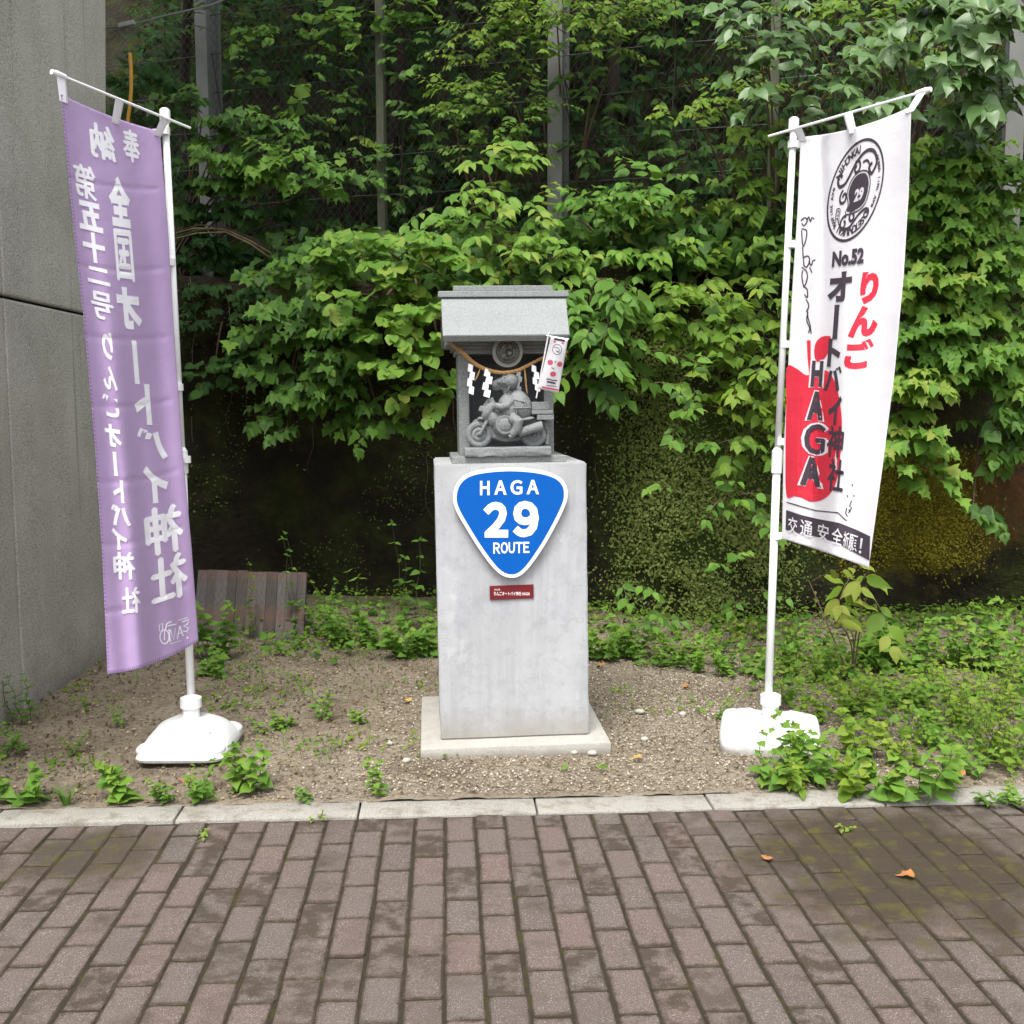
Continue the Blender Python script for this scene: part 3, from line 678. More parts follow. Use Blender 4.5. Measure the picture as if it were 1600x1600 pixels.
def logo():
    """round emblem in unit-circle coordinates: ring, lettering round the rim, scrolls, helmet with 29, big R. -> list of (V, F, white?)"""
    out = []
    ring = lambda r, w, n=56: out.append((*ribbon([(r * math.cos(2 * math.pi * i / n), r * math.sin(2 * math.pi * i / n)) for i in range(n)], w, True), 0))
    ring(.97, .055)
    def arc_text(s, a0, a1, r, h, flip):
        n = len(s)
        for k, ch in enumerate(s):
            if ch == ' ': continue
            V, Fc = glyphs(ch, .03, h if ch.isupper() else h * .85); a = R(a0 + (a1 - a0) * k / max(1, n - 1)); 
            ex = np.array([math.sin(a), -math.cos(a)]); ey = np.array([math.cos(a), math.sin(a)])
            if flip: ex, ey = -ex, -ey
            out.append((np.array([math.cos(a), math.sin(a)]) * r + V[:, :1] * ex + V[:, 1:] * ey, Fc, 0))
    arc_text('NIHONKAI', 148, 92, .80, .17, False); arc_text('SETONAIKAI', 302, 236, .80, .17, True if False else False)
    arc_text('Ocean link Ave', 38, -32, .83, .10, False); arc_text('Touring Ave', 226, 168, .83, .10, False)
    def sc(P, w): out.append((*ribbon(catmull(P, 5, False), w), 0))
    def spiral(c, r, a0, turns, w):
        n = 16; sc([(c[0] + r * (1 - .8 * i / n) * math.cos(R(a0) + turns * 6.28 * i / n), c[1] + r * (1 - .8 * i / n) * math.sin(R(a0) + turns * 6.28 * i / n)) for i in range(n + 1)], w)
    sc([(-.62, .18), (-.70, .30), (-.66, .42), (-.55, .36)], .07); sc([(-.62, .18), (-.40, .22), (-.10, .56), (.20, .72), (.50, .66), (.66, .42), (.52, .22), (.40, .36), (.50, .44)], .075)
    spiral((-.06, .44), .15, 120, -1.1, .06); sc([(-.40, .20), (-.22, .42), (-.12, .58)], .05); sc([(.14, .52), (.30, .52), (.42, .40)], .05)
    spiral((-.40, -.06), .16, 110, 1.2, .06); spiral((-.28, -.60), .15, 60, 1.1, .06); spiral((.02, -.52), .14, 60, 1.1, .06); sc([(-.36, -.70), (-.05, -.72), (.25, -.52), (.5, -.46), (.58, -.56)], .06); spiral((.50, -.56), .11, 60, -1.1, .05)
    hel = catmull([(-.20, -.38), (-.16, -.22), (-.24, -.04), (-.20, .14), (-.06, .27), (.14, .30), (.34, .24), (.46, .06), (.46, -.14), (.38, -.32), (.16, -.40)], 4)
    out.append((np.array(hel), [list(range(len(hel)))], 0))
    hc = np.mean(hel, 0); out.append((*ribbon([hc + (p - hc) * 1.14 for p in hel], .03, True), 0))
    V, Fc = glyphs('29', .05, .26); out.append((V + np.array([.16, -.12]), Fc, 1))
    sc([(-.10, .10), (.02, .18), (.16, .20), (.30, .16), (.38, .06)], .001)
    V, Fc = glyphs('R', .03, .36); out.append((V * np.array([.8, 1]) + np.array([-.50, -.42]), Fc, 0)); V, Fc = glyphs('R', -.025, .30); out.append((V * np.array([.8, 1]) + np.array([-.50, -.42]), Fc, 1))
    return out
LOGO = logo()
mb = MB()
for V, Fc, wh in LOGO:
    if not wh: mb.add([(mc.x + x * mr * .74 - s0.x, YP - .0818 - s0.y, mc.z + y * mr * .74 - s0.z) for x, y in V], Fc)
for rr, ww in ((.74, .07), (.52, .05)):
    V, Fc = ribbon([(rr * math.cos(2 * math.pi * i / 48), rr * math.sin(2 * math.pi * i / 48)) for i in range(48)], ww, True); mb.add([(mc.x + x * mr - s0.x, YP - .0814 - s0.y, mc.z + y * mr - s0.z) for x, y in V], Fc)
for i in range(34):
    a = i * 2 * math.pi / 34; V, Fc = ribbon([(.58 * math.cos(a), .58 * math.sin(a)), (.66 * math.cos(a + .05), .66 * math.sin(a + .05))], .055); mb.add([(mc.x + x * mr - s0.x, YP - .0814 - s0.y, mc.z + y * mr - s0.z) for x, y in V], Fc)
mb.build('engraving', M['engrave'], med)
mb = MB()
for V, Fc, wh in LOGO:
    if wh: mb.add([(mc.x + x * mr * .74 - s0.x, YP - .0826 - s0.y, mc.z + y * mr * .74 - s0.z) for x, y in V], Fc)
mb.build('raised_mark', mm, med)

# ---- straw rope with tassels, and paper streamers hanging from it
M['straw'] = simple('straw_rope', (.36, .21, .085), .85, .15, .35, 60); M['paper'] = simple('white_paper', (.84, .85, .87), .6, .2, .02)
C1 = 280 / 1493.0
def lc(x, y, yl): return lp(660 + x * C1, 430 + y * C1, yl)
YR = .055
path = [Vector(p) for p in [lc(x, y, YR + dy)[:] for x, y, dy in ((250, 575, .05), (330, 640, .0), (420, 725, 0), (520, 782, 0), (650, 812, 0), (780, 797, 0), (880, 752, 0), (1000, 690, 0), (1110, 655, .0), (1205, 640, .05))]]
P3 = [Vector(q) for q in catmull([tuple(p) for p in path], 10, False)]
rc = pthing('straw_rope', path[4], 'twisted straw rope draped across the shrine front under the eave', 'rope'); r0_ = path[4]
for s in range(3):
    pts = []
    for i, p in enumerate(P3):
        d = (P3[min(i + 1, len(P3) - 1)] - P3[max(i - 1, 0)]).normalized(); a = d.cross(Vector((0, 1, 0))).normalized(); b = d.cross(a); th = i * .75 + s * 2.094
        rr = .0050 * (1.25 - .55 * i / len(P3)); pts.append(p + a * math.cos(th) * rr * .75 + b * math.sin(th) * rr * .75 - r0_)
    MB().tube(pts, [.0050 * (1.25 - .55 * i / len(pts)) for i in range(len(pts))], 6).build('strand', M['straw'], rc)
for (xa, ya, xb, yb) in ((480, 780, 440, 885), (850, 770, 872, 985), (415, 720, 400, 990), (1190, 640, 1200, 700)):
    mb = MB()
    for k in range(5): mb.tube([lc(xa, ya, YR) - r0_, lc((xa + xb) / 2 + random.uniform(-6, 6), (ya + yb) / 2, YR - .004 + random.uniform(-.004, .004)) - r0_, lc(xb + random.uniform(-9, 9), yb + random.uniform(-25, 5), YR - .004) - r0_], [.0022, .0018, .001], 4)
    mb.build('tassel', M['straw'], rc)
def shide(xa, ya, xb, yb, w, label, n=4, YR=YR):
    a = lc(xa, ya, YR - .008); b = lc(xb, yb, YR - .014); st = (b - a); o = pthing('paper_streamer', a, label, 'paper streamer', 'paper streamers hanging from the rope')
    k = (lc(w, 0, YR) - lc(0, 0, YR)).x; mb = MB(); dn = st / n
    for i in range(n):
        c = dn * i; sx = (k * .42) * (1 if i % 2 else -1) * .5; tw = .004 * (1 if i % 2 else -1)
        q = [c + Vector((sx - k * .5, tw, .004)), c + Vector((sx + k * .5, -tw, -.004)), c + dn + Vector((sx + k * .5 - k * .1, -tw, -.006)), c + dn + Vector((sx - k * .5 - k * .1, tw, .002))]
        mb.add(q + [x + Vector((0, .0012, 0)) for x in q], [(0, 1, 2, 3), (7, 6, 5, 4), (0, 4, 5, 1), (1, 5, 6, 2), (2, 6, 7, 3), (3, 7, 4, 0)])
    mb.build('paper_fold', M['paper'], o)
shide(412, 742, 400, 985, 40, 'white zigzag paper streamer nearest the left wall of the shrine')
shide(558, 785, 528, 1010, 50, "white zigzag paper streamer in front of the statue's snout")
shide(812, 800, 796, 965, 34, "white zigzag paper streamer half hidden behind the statue's helmet", 4, .148)
shide(938, 752, 955, 960, 40, 'white zigzag paper streamer beside the small red and white banner')

# ---- carved statue: a turtle in a helmet riding a motorcycle
K = lc(1, 0, .1).x - lc(0, 0, .1).x; so3 = Vector((lc(712, 1490, .06).x, .078, bz)); SY = 0.0
st = pthing('turtle_rider_statue', so3, 'carved grey stone turtle in a helmet riding a motorcycle in the shrine', 'statue')
def S(x, y, d=0.0): return Vector(((x - 712) * K, d, (1490 - y) * K))
def carve(mb, name, parent=st, vox=.003, smooth=1):
    me = bpy.data.meshes.new(name); me.from_pydata(mb.v, [], mb.f); bm = bmesh.new(); bm.from_mesh(me); bmesh.ops.recalc_face_normals(bm, faces=bm.faces); bm.to_mesh(me); bm.free()
    o = bpy.data.objects.new(name, me); COL.objects.link(o); m = o.modifiers.new('r', 'REMESH'); m.mode = 'VOXEL'; m.voxel_size = vox
    s = o.modifiers.new('s', 'SMOOTH'); s.iterations = smooth; s.factor = .5
    dg = bpy.context.evaluated_depsgraph_get(); m2 = bpy.data.meshes.new_from_object(o.evaluated_get(dg)); bpy.data.objects.remove(o)
    m2.name = name; q = link(name, m2, M['statue'], parent, True, fix=False); return q
def torus(mb, c, R_, r_, w=1.0, n=36, k=10):
    V = []; Fc = []
    for i in range(n):
        a = 2 * math.pi * i / n
        for j in range(k):
            b = 2 * math.pi * j / k; rr = R_ + r_ * math.cos(b); V.append(c + Vector((rr * math.cos(a), r_ * w * math.sin(b), rr * math.sin(a))))
    for i in range(n):
        for j in range(k): Fc.append((i * k + j, ((i + 1) % n) * k + j, ((i + 1) % n) * k + (j + 1) % k, i * k + (j + 1) % k))
    mb.add(V, Fc)
RY = lambda a: Matrix.Rotation(R(a), 3, 'Y')
mb = MB(); bm = bmesh.new(); bmesh.ops.create_cube(bm, size=1); bmesh.ops.scale(bm, vec=(735 * K, .13, 78 * K), verts=bm.verts); bmesh.ops.subdivide_edges(bm, edges=bm.edges[:], cuts=10, use_grid_fill=True)
for v in bm.verts:
    f = v.co.z > 0; v.co += Vector((.006 * (fbm(v.co.x * 30, v.co.y * 30, v.co.z * 30, 4) - .5), .01 * (fbm(v.co.x * 22, v.co.z * 40, seed=6) - .5), .006 * (fbm(v.co.x * 25, v.co.y * 25, seed=5) - .5))) * 1.6
bm.transform(Matrix.Translation(S(712, 1450))); mb.bm(bm); carve(mb, 'rock_base', vox=.005)
for nm, cx, cy, R_ in (('front_wheel', 470, 1305, 86), ('rear_wheel', 935, 1315, 82)):
    mb = MB(); torus(mb, S(cx, cy), R_ * K, 30 * K, 1.0); w = carve(mb, nm)
    mb = MB(); bm = disc(S(cx, cy), 62 * K, -.012, .012, 28, .002); mb.bm(bm); torus(mb, S(cx, cy, -.012), 40 * K, 9 * K); mb.ball(S(cx, cy, -.012), (18 * K, .012, 18 * K)); carve(mb, 'hub', w, .0028, 1)
mb = MB(); mb.tube([S(545, 1180, -.02), S(505, 1250, -.026), S(470, 1308, -.026)], [17 * K, 14 * K, 14 * K], 10); mb.tube([S(545, 1180, .02), S(470, 1308, .026)], 14 * K, 8); mb.tube([S(400, 1240), S(440, 1192), S(500, 1185), S(560, 1225)], [9 * K, 16 * K, 18 * K, 10 * K], 10); carve(mb, 'fork')
mb = MB(); mb.ball(S(488, 1172), (34 * K, .026, 18 * K), RY(-8)); carve(mb, 'headlight', vox=.003)
mb = MB(); mb.ball(S(555, 1105), (52 * K, .045, 100 * K), RY(28)); mb.ball(S(595, 1170), (70 * K, .046, 95 * K), RY(-20)); mb.tube([S(500, 1095), S(560, 1020), S(600, 1000)], [16 * K, 20 * K, 12 * K], 8); mb.box(S(495, 1090), (40 * K, .05, 50 * K), RY(25), .004); carve(mb, 'fairing')
mb = MB(); mb.tube([S(560, 1230), S(600, 1320), S(700, 1350), S(800, 1340), S(850, 1300)], [34 * K, 30 * K, 28 * K, 28 * K, 30 * K], 12); mb.ball(S(690, 1225, -.004), (112 * K, .056, 112 * K)); torus(mb, S(690, 1225, -.045), 72 * K, 14 * K); mb.tube([S(760, 1190), S(870, 1200), S(1000, 1200)], [40 * K, 44 * K, 30 * K], 12); carve(mb, 'engine_block')
mb = MB(); mb.tube([S(800, 1300, -.04), S(860, 1275, -.045), S(1005, 1235, -.045)], [32 * K, 40 * K, 42 * K], 12); carve(mb, 'exhaust', vox=.003)
mb = MB(); mb.tube([S(860, 1225), S(960, 1195), S(1030, 1215), S(1062, 1290), S(1050, 1400)], [18 * K, 20 * K, 20 * K, 18 * K, 14 * K], 8); carve(mb, 'rear_fender')
for (xa, xb, ya, yb, d) in ((918, 1066, 1035, 1106, .085), (912, 1092, 1106, 1142, .10), (958, 1102, 1142, 1190, .095)):
    MB().box(S((xa + xb) / 2, (ya + yb) / 2), ((xb - xa) * K, d, (yb - ya) * K - .001), None, .003, 2).build('luggage_box', M['statue'], st)
mb = MB()                                                            # the turtle: one continuous body
mb.ball(S(735, 1090), (100 * K, .060, 130 * K), RY(-14)); mb.tube([S(740, 1010), S(722, 960), S(705, 905)], [50 * K, 36 * K, 42 * K], 12); mb.ball(S(690, 868), (66 * K, .034, 50 * K), RY(8))
mb.tube([S(670, 872), S(620, 885), S(585, 893)], [50 * K, 41 * K, 27 * K], 12); mb.tube([S(672, 905), S(620, 918), S(592, 922)], [30 * K, 22 * K, 12 * K], 10)
for sy in (-1, 1):
    mb.tube([S(750, 1015, sy * .04), S(700, 1068, sy * .052), S(650, 1075, sy * .05), S(602, 1058, sy * .045)], [38 * K, 34 * K, 30 * K, 24 * K], 10)
    for k in range(4): mb.tube([S(608, 1052 + k * 11, sy * .045), S(588, 1052 + k * 12, sy * .047), S(586, 1062 + k * 12, sy * .04)], [9 * K, 8 * K, 7 * K], 6)
    mb.tube([S(740, 1165, sy * .04), S(800, 1205, sy * .058), S(780, 1270, sy * .058), S(740, 1310, sy * .056)], [52 * K, 52 * K, 40 * K, 28 * K], 10); mb.tube([S(760, 1312, sy * .056), S(715, 1325, sy * .058)], [22 * K, 15 * K], 8)
mb.ball(S(642, 866, -.026), .0075); rider = carve(mb, 'turtle', vox=.003)
mb = MB(); mb.ball(S(822, 1070), (100 * K, .066, 145 * K), RY(-24)); sh = carve(mb, 'shell')
mb = MB(); P = []
for i in range(24):
    a = R(-100 + 215 * i / 23.0); q = Vector((102 * K * math.cos(a), 0, 146 * K * math.sin(a))); P.append(S(812, 1078) + RY(-24) @ q)
mb.tube(P[:], 15 * K, 8); mb.ball(S(870, 1180), (90 * K, .066, 22 * K), RY(-8)); carve(mb, 'shell_rim', sh, .003)
mb = MB()
for (xa, ya, xb, yb) in ((740, 1010, 870, 1040), (752, 1085, 905, 1085), (770, 1040, 790, 1165), (850, 1000, 868, 1165)):
    n = 7; mb.tube([S(xa + (xb - xa) * i / (n - 1), ya + (yb - ya) * i / (n - 1), -.0665 * math.sqrt(max(.12, 1 - (((xa + (xb - xa) * i / (n - 1)) - 822) / 115) ** 2 - (((ya + (yb - ya) * i / (n - 1)) - 1070) / 150) ** 2))) for i in range(n)], 6 * K, 5)
mb.build('scute_ridge', M['statue'], sh)
mb = MB(); mb.ball(S(742, 862), (72 * K, .048, 74 * K)); mb.tube([S(690, 815, -.03), S(672, 845, -.034), S(684, 880, -.036)], 13 * K, 6); mb.tube([S(668, 838, 0), S(700, 806, -.0), S(740, 796, 0)], [14 * K, 14 * K, 10 * K], 8); hm = carve(mb, 'helmet', vox=.003)
mb = MB(); mb.tube([S(730, 905, -.040), S(715, 935, -.034), S(705, 955, -.022)], 6 * K, 6); mb.build('chin_strap', M['statue'], hm)
# ---- small red and white banner, and the two tall banners: a cloth is a surface S(u, v), print lies 2 mm proud of it
class Cloth:
    def __init__(s, L, Rr, Y, fold, sag=0.0, top_sag=0.0):
        s.L, s.R, s.Yf, s.fold, s.sag, s.tsag = np.array(L, float), np.array(Rr, float), Y, fold, sag, top_sag
    def _edge(s, E, v):
        n = len(E) - 1; x = np.asarray(v, float) * n; i = np.clip(np.floor(x).astype(int), 0, n - 1); f = (x - i)[..., None]; return E[i] * (1 - f) + E[i + 1] * f
    def px(s, u, v):
        u, v = np.asarray(u, float), np.asarray(v, float)
        p = s._edge(s.L, v) * (1 - u)[..., None] + s._edge(s.R, v) * u[..., None]
        p[..., 1] += 4 * u * (1 - u) * (s.sag * v + s.tsag * (1 - v)); return p
    def P(s, u, v, off=0.0):
        p = s.px(u, v); Y = s.Yf(u, v) + s.fold(u, v)
        a, b = (p[..., 0] - 800) / FPX, (800 - p[..., 1]) / FPX; t_ = Y / (CT + b * ST)
        W = np.stack([a * t_, Y, CAMZ + t_ * (b * CT - ST)], -1)
        if off:
            d = W - np.array([0, 0, CAMZ]); d /= np.linalg.norm(d, axis=-1, keepdims=True); W = W - d * off
        return W
    def inv(s, p):
        p = np.asarray(p, float); u = np.full(len(p), .5); v = np.full(len(p), .5); e = 1e-4
        for _ in range(14):
            q = s.px(u, v); du = (s.px(u + e, v) - q) / e; dv = (s.px(u, v + e) - q) / e; r = p - q
            det = du[:, 0] * dv[:, 1] - du[:, 1] * dv[:, 0]
            u = np.clip(u + (r[:, 0] * dv[:, 1] - r[:, 1] * dv[:, 0]) / det, -.2, 1.2); v = np.clip(v + (du[:, 0] * r[:, 1] - du[:, 1] * r[:, 0]) / det, -.1, 1.1)
        return u, v
    def axes(s, c):
        u, v = s.inv([c]); e = .01; q = s.px(u, v)[0]; a = (s.px(u + e, v)[0] - q); b = (s.px(u, v + e)[0] - q); return a / np.linalg.norm(a), b / np.linalg.norm(b)
    def sheet(s, name, mat, parent, o, nu=90, nv=230, thick=.0016):
        U, Vv = np.meshgrid(np.linspace(0, 1, nu), np.linspace(0, 1, nv)); W = s.P(U, Vv).reshape(-1, 3); B = s.P(U, Vv, -thick).reshape(-1, 3); n = nu * nv
        ii = np.arange((nv - 1) * nu).reshape(nv - 1, nu)[:, :-1].ravel(); q = np.stack([ii, ii + 1, ii + nu + 1, ii + nu], 1)
        per = np.concatenate([np.arange(nu), nu - 1 + nu * np.arange(1, nv), n - 2 - np.arange(nu - 1), nu * np.arange(nv - 2, -1, -1)]); a, b = per[:-1], per[1:]
        Fq = np.concatenate([q[:, ::-1], q + n, np.stack([a, b, b + n, a + n], 1)])
        return fast_mesh(name, np.concatenate([W, B]) - np.array(o), Fq, mat, parent, smooth=True)
    def prnt(s, name, shapes, mat, parent, o, off=.0022, step=10):
        """shapes: list of (V in photo pixels, faces); cut into small pieces so that the print follows the folds"""
        bm = bmesh.new()
        flat = []
        for q in shapes: flat += q if isinstance(q, list) else [q]
        for q in flat:
            V, Fc = q[0], q[1]; lay = q[2] if len(q) > 2 else 0
            vs = [bm.verts.new((x, y, lay)) for x, y in V]
            for f in Fc:
                try: bm.faces.new([vs[i] for i in f])
                except ValueError: pass
        bmesh.ops.triangulate(bm, faces=[f for f in bm.faces if len(f.verts) > 4])
        xs = [v.co.x for v in bm.verts]; ys = [v.co.y for v in bm.verts]
        for ax, lo, hi, st_ in ((0, min(xs), max(xs), step), (1, min(ys), max(ys), step * 2)):
            k = lo + st_ * .37
            while k < hi:
                co = (k, 0, 0) if ax == 0 else (0, k, 0); no = (1, 0, 0) if ax == 0 else (0, 1, 0)
                bmesh.ops.bisect_plane(bm, geom=bm.verts[:] + bm.edges[:] + bm.faces[:], plane_co=co, plane_no=no, dist=1e-4); k += st_
        bm.verts.index_update(); p = np.array([v.co[:2] for v in bm.verts]); lz = np.array([v.co.z for v in bm.verts]) * .00022; Fc = [[v.index for v in f.verts] for f in bm.faces]; bm.free()
        u, v = s.inv(p); W = s.P(u, v, off); d = W - np.array([0, 0, CAMZ]); W = W - d / np.linalg.norm(d, axis=1, keepdims=True) * lz[:, None] - np.array(o); mb = MB(); mb.add(W.tolist(), Fc)
        return mb.build(name, mat, parent, kind='stuff')
    def char(s, ch, cx, cy, w, h, bold=.05, mirror=False, rot=False, slant=0):
        SIMPLE = 'オートバイりんごー十二五一全ＨＡ！交'
        thick = 0
        if len(ch) == 1 and ch not in SIMPLE and bold > .02: thick = bold * .8; bold = 0
        V, Fc = glyphs(ch, bold)
        if rot: V = np.stack([-V[:, 1], V[:, 0]], -1) * np.array([1, -1])
        lo, hi = V.min(0), V.max(0); V = (V - (lo + hi) / 2) / (hi - lo + 1e-9) * np.array([w * (-1 if mirror else 1), h]); ex, ey = s.axes((cx, cy))
        if ex[0] < 0: ex = -ex
        V[:, 0] += V[:, 1] * slant
        base = np.array([cx, cy]) + V[:, :1] * ex - V[:, 1:] * ey
        if not thick: return base, Fc
        return [(base + ex * a * thick * abs(w) + ey * b * thick * abs(h), Fc, k) for k, (a, b) in enumerate(((0, 0), (1, 0), (-1, 0), (0, .6), (0, -.6)))]

def cloth_mat(name, col, trans=.3, rough=.6, sheen=0.0, dirt=.06):
    t = NT(name); n = t.noise(5, 4); w = t.noise(900, 1); c = t.mix(n, tuple(q * (1 - dirt) for q in col), col)
    t.bump(t.math('ADD', t.math('MULTIPLY', t.noise(9, 5, .6), 3.0), t.math('MULTIPLY', w, .3)), .25, .01); t.fin(c, rough, .25); t.b.inputs['Sheen Weight'].default_value = sheen
    tr = t.n.new('ShaderNodeBsdfTranslucent'); tr.inputs[0].default_value = (*col, 1); ms = t.n.new('ShaderNodeMixShader'); ms.inputs[0].default_value = trans
    t.l.new(t.b.outputs[0], ms.inputs[1]); t.l.new(tr.outputs[0], ms.inputs[2]); t.l.new(ms.outputs[0], t.out.inputs['Surface']); return t.m
M['purple'] = cloth_mat('purple_cloth', (.61, .445, .715), .34, .42, .25); M['whitecloth'] = cloth_mat('white_cloth', (.88, .87, .90), .3, .65, .1, .02)
M['purple_print'] = cloth_mat('white_print_on_purple', (.90, .89, .93), .05, .5, 0, .02); M['ink_cloth'] = cloth_mat('dark_print', (.060, .045, .062), .05, .7); M['red_print'] = cloth_mat('red_print', (.70, .035, .065), .12, .6)
M['pinkred'] = cloth_mat('faded_red_print', (.62, .10, .17), .1, .7); M['hem'] = cloth_mat('purple_hem', (.44, .27, .56), .2, .6)
M['pole'] = simple('white_plastic', (.83, .84, .84), .35, .45, .02); M['clip'] = simple('white_clip', (.80, .80, .79), .45, .4, .03)
t = NT('white_tank_plastic'); n = t.noise(11, 6, .7); c = t.mix(t.ramp(n, [(.60, 0.0), (.75, .35)]), (.74, .75, .75), (.45, .43, .38)); X_, Y_, Z_ = t.xyz(); c = t.mix(t.ramp(t.math('ADD', Z_, t.math('MULTIPLY', t.noise(20, 5, .7), .06)), [(.055, .8), (.085, 0.0)]), c, (.30, .25, .18)); t.bump(t.noise(40, 4), .2, .003); t.fin(c, .45, .4); M['tank'] = t.m
t = NT('chalky_white_tank'); c = t.mix(t.ramp(t.noise(1, 5, .7, stretch=(90, 30, 60)), [(.66, 0.0), (.73, .8)]), (.72, .73, .73), (.12, .115, .10)); X_, Y_, Z_ = t.xyz(); c = t.mix(t.ramp(t.math('ADD', Z_, t.math('MULTIPLY', t.noise(20, 5, .7), .07)), [(.05, .8), (.09, 0.0)]), c, (.28, .25, .18)); t.bump(t.noise(30, 4), .6, .008); t.fin(c, .6, .3); M['tank2'] = t.m

def pole_set(root, o, base, joint, top, bar_a, bar_b, clips, tabs, cloth, r=.0165):
    o = Vector(o)
    MB().tube([base - o, joint - o], r, 14).build('lower_pole', M['pole'], root, True); MB().tube([joint - o, top - o], r * .82, 14).build('upper_pole', M['pole'], root, True)
    d = (top - base).normalized(); MB().tube([joint - d * .05 - o, joint - d * .045 - o, joint + d * .045 - o, joint + d * .06 - o], [r, r * 1.35, r * 1.35, r * .85], 14).build('joint_collar', M['clip'], root)
    MB().tube([top - d * .012 - o, top + d * .035 - o, top + d * .042 - o], [r * 1.25, r * 1.25, r * .7], 14).build('pole_cap', M['clip'], root)
    MB().tube([bar_a - o, bar_b - o], .0055, 8).build('cross_bar', M['pole'], root)
    e = (bar_a - bar_b).normalized(); MB().tube([bar_a - e * .045 - o, bar_a - e * .01 - o, bar_a + e * .012 - o], [.010, .012, .009], 10).build('bar_end_cap', M['clip'], root)
    for (c, tgt) in clips:
        mb = MB(); mb.tube([c - d * .014 - o, c + d * .014 - o], r * 1.45, 12); mid = (c + tgt) / 2; v = tgt - c; L = v.length; rt = v.to_track_quat('X', 'Z').to_matrix(); mb.box(mid - o, (L, .012, .026), rt, .002); mb.build('clip', M['clip'], root)
    for (a, b) in tabs:
        mb = MB(); v = b - a; side = e * .017; nn = Vector((0, -1, 0)) * .009
        q = [a + side + nn, a - side + nn, b - side * .85 + nn * .4, b + side * .85 + nn * .4]; q2 = [x - nn * 1.6 for x in q]
        mb.add([x - o for x in q + q2], [(0, 1, 2, 3), (7, 6, 5, 4), (0, 4, 5, 1), (1, 5, 6, 2), (2, 6, 7, 3), (3, 7, 4, 0)]); mb.build('hanging_tab', M['whitecloth'], root)

# purple banner (seen from behind, so its writing reads mirrored)
YPL = gnd(300, 1172).y; YTL = YPL - .54
b_ = at(300, 1135, YPL); j_ = at(285, 722, YPL + .01); t_ = at(258, 186, YPL + .01); ba, bb = at(85, 114, YTL), at(297, 200, YPL + .05)
pb = empty('purple_banner', gnd(300, 1172), 'tall purple banner with mirrored white Japanese writing on a white pole', 'banner'); o = pb.location
def folds_p(u, v):
    return .020 * np.sin(u * 9.5 + 1.2 * v + .4) * (.35 + v) + .014 * np.sin(u * 19 - 2.6 * v) * v + .010 * np.sin(v * 10 + u * 4) * u - .05 * np.sin(np.pi * u) * v \
        + sum(.0035 * np.exp(-((v - c + .02 * (u - .5)) / .0045) ** 2) for c in (.135, .29, .415, .53, .66, .77, .885)) * sstep(.02, .12, 1 - u)
CP = Cloth([(95, 147), (112, 328), (131, 500), (148, 690), (160, 870), (168, 1053)], [(250, 205), (262, 350), (272, 520), (284, 690), (299, 850), (310, 1001)], lambda u, v: YTL + (YPL - .045 - YTL) * u, folds_p, 10, 5)
clips = [(at(px, py, YPL), at(px + dx, py + 2, YPL - .05)) for px, py, dx in ((264, 410, -14), (277, 605, -12), (289, 718, -10), (256, 205, -16))]
q = lambda u: Vector(CP.P(np.array([u]), np.array([.012]), .002)[0]); lerp = lambda f: bb + (ba - bb) * f
pole_set(pb, o, b_, j_, t_, ba, bb, clips, [(lerp(.955), q(.02)), (lerp(.555), q(.54)), (lerp(.205), q(.965))], CP)
CP.sheet('cloth', M['purple'], pb, o)
mb = MB(); strip = lambda U, Vv: CP.P(np.array(U, float), np.array(Vv, float), .0016) - np.array(o)
nn = 150
for k in range(nn):
    v0, v1 = k / nn, (k + .5) / nn; mb.add(strip([0, .022, .022, 0], [v0, v0, v1, v1]).tolist(), [(0, 1, 2, 3)])
nn = 44
for k in range(nn):
    u0, u1 = k / nn, (k + .5) / nn; mb.add(strip([u0, u1, u1, u0], [.994, .994, 1, 1]).tolist(), [(0, 1, 2, 3)])
mb.build('hem', M['hem'], pb, kind='stuff')
big = [('奉', 205, 228, 25, 50), ('納', 160, 222, 38, 54), ('全', 187, 315, 34, 80), ('国', 194, 399, 26, 78), ('オ', 202, 482, 38, 66), ('ー', 212, 566, 8, 68), ('ト', 223, 632, 26, 64), ('バ', 238, 693, 46, 52), ('イ', 244, 756, 38, 60), ('神', 256, 828, 56, 72), ('社', 264, 903, 56, 68)]
sm = [('第', 133, 284, 34, 52), ('五', 141, 338, 38, 46), ('十', 147, 387, 36, 48), ('二', 154, 431, 36, 26), ('号', 160, 478, 34, 42), ('り', 168, 541, 17, 44), ('ん', 172, 591, 22, 38), ('ご', 173, 634, 26, 36), ('オ', 177, 681, 26, 36), ('ー', 180, 725, 6, 38), ('ト', 185, 768, 17, 36), ('バ', 189, 805, 30, 34), ('イ', 187, 842, 24, 34), ('神', 194, 884, 32, 42), ('社', 205, 938, 28, 40)]
shp = [CP.char(c, x, y, w, h, .055 if (c, x) in [(k[0], k[1]) for k in big] else .045, True, c == 'ー', .0) for c, x, y, w, h in big + sm]
CP.prnt('lettering', shp, M['purple_print'], pb, o, step=9)
lg = []                                              # line emblem near the lower hem: cyclist wheel, bars, letters
lg.append(ribbon([(257 + 7.5 * math.cos(a) * .95, 995 + 11 * math.sin(a)) for a in np.linspace(0, 6.28, 21)[:-1]], 1.8, True))
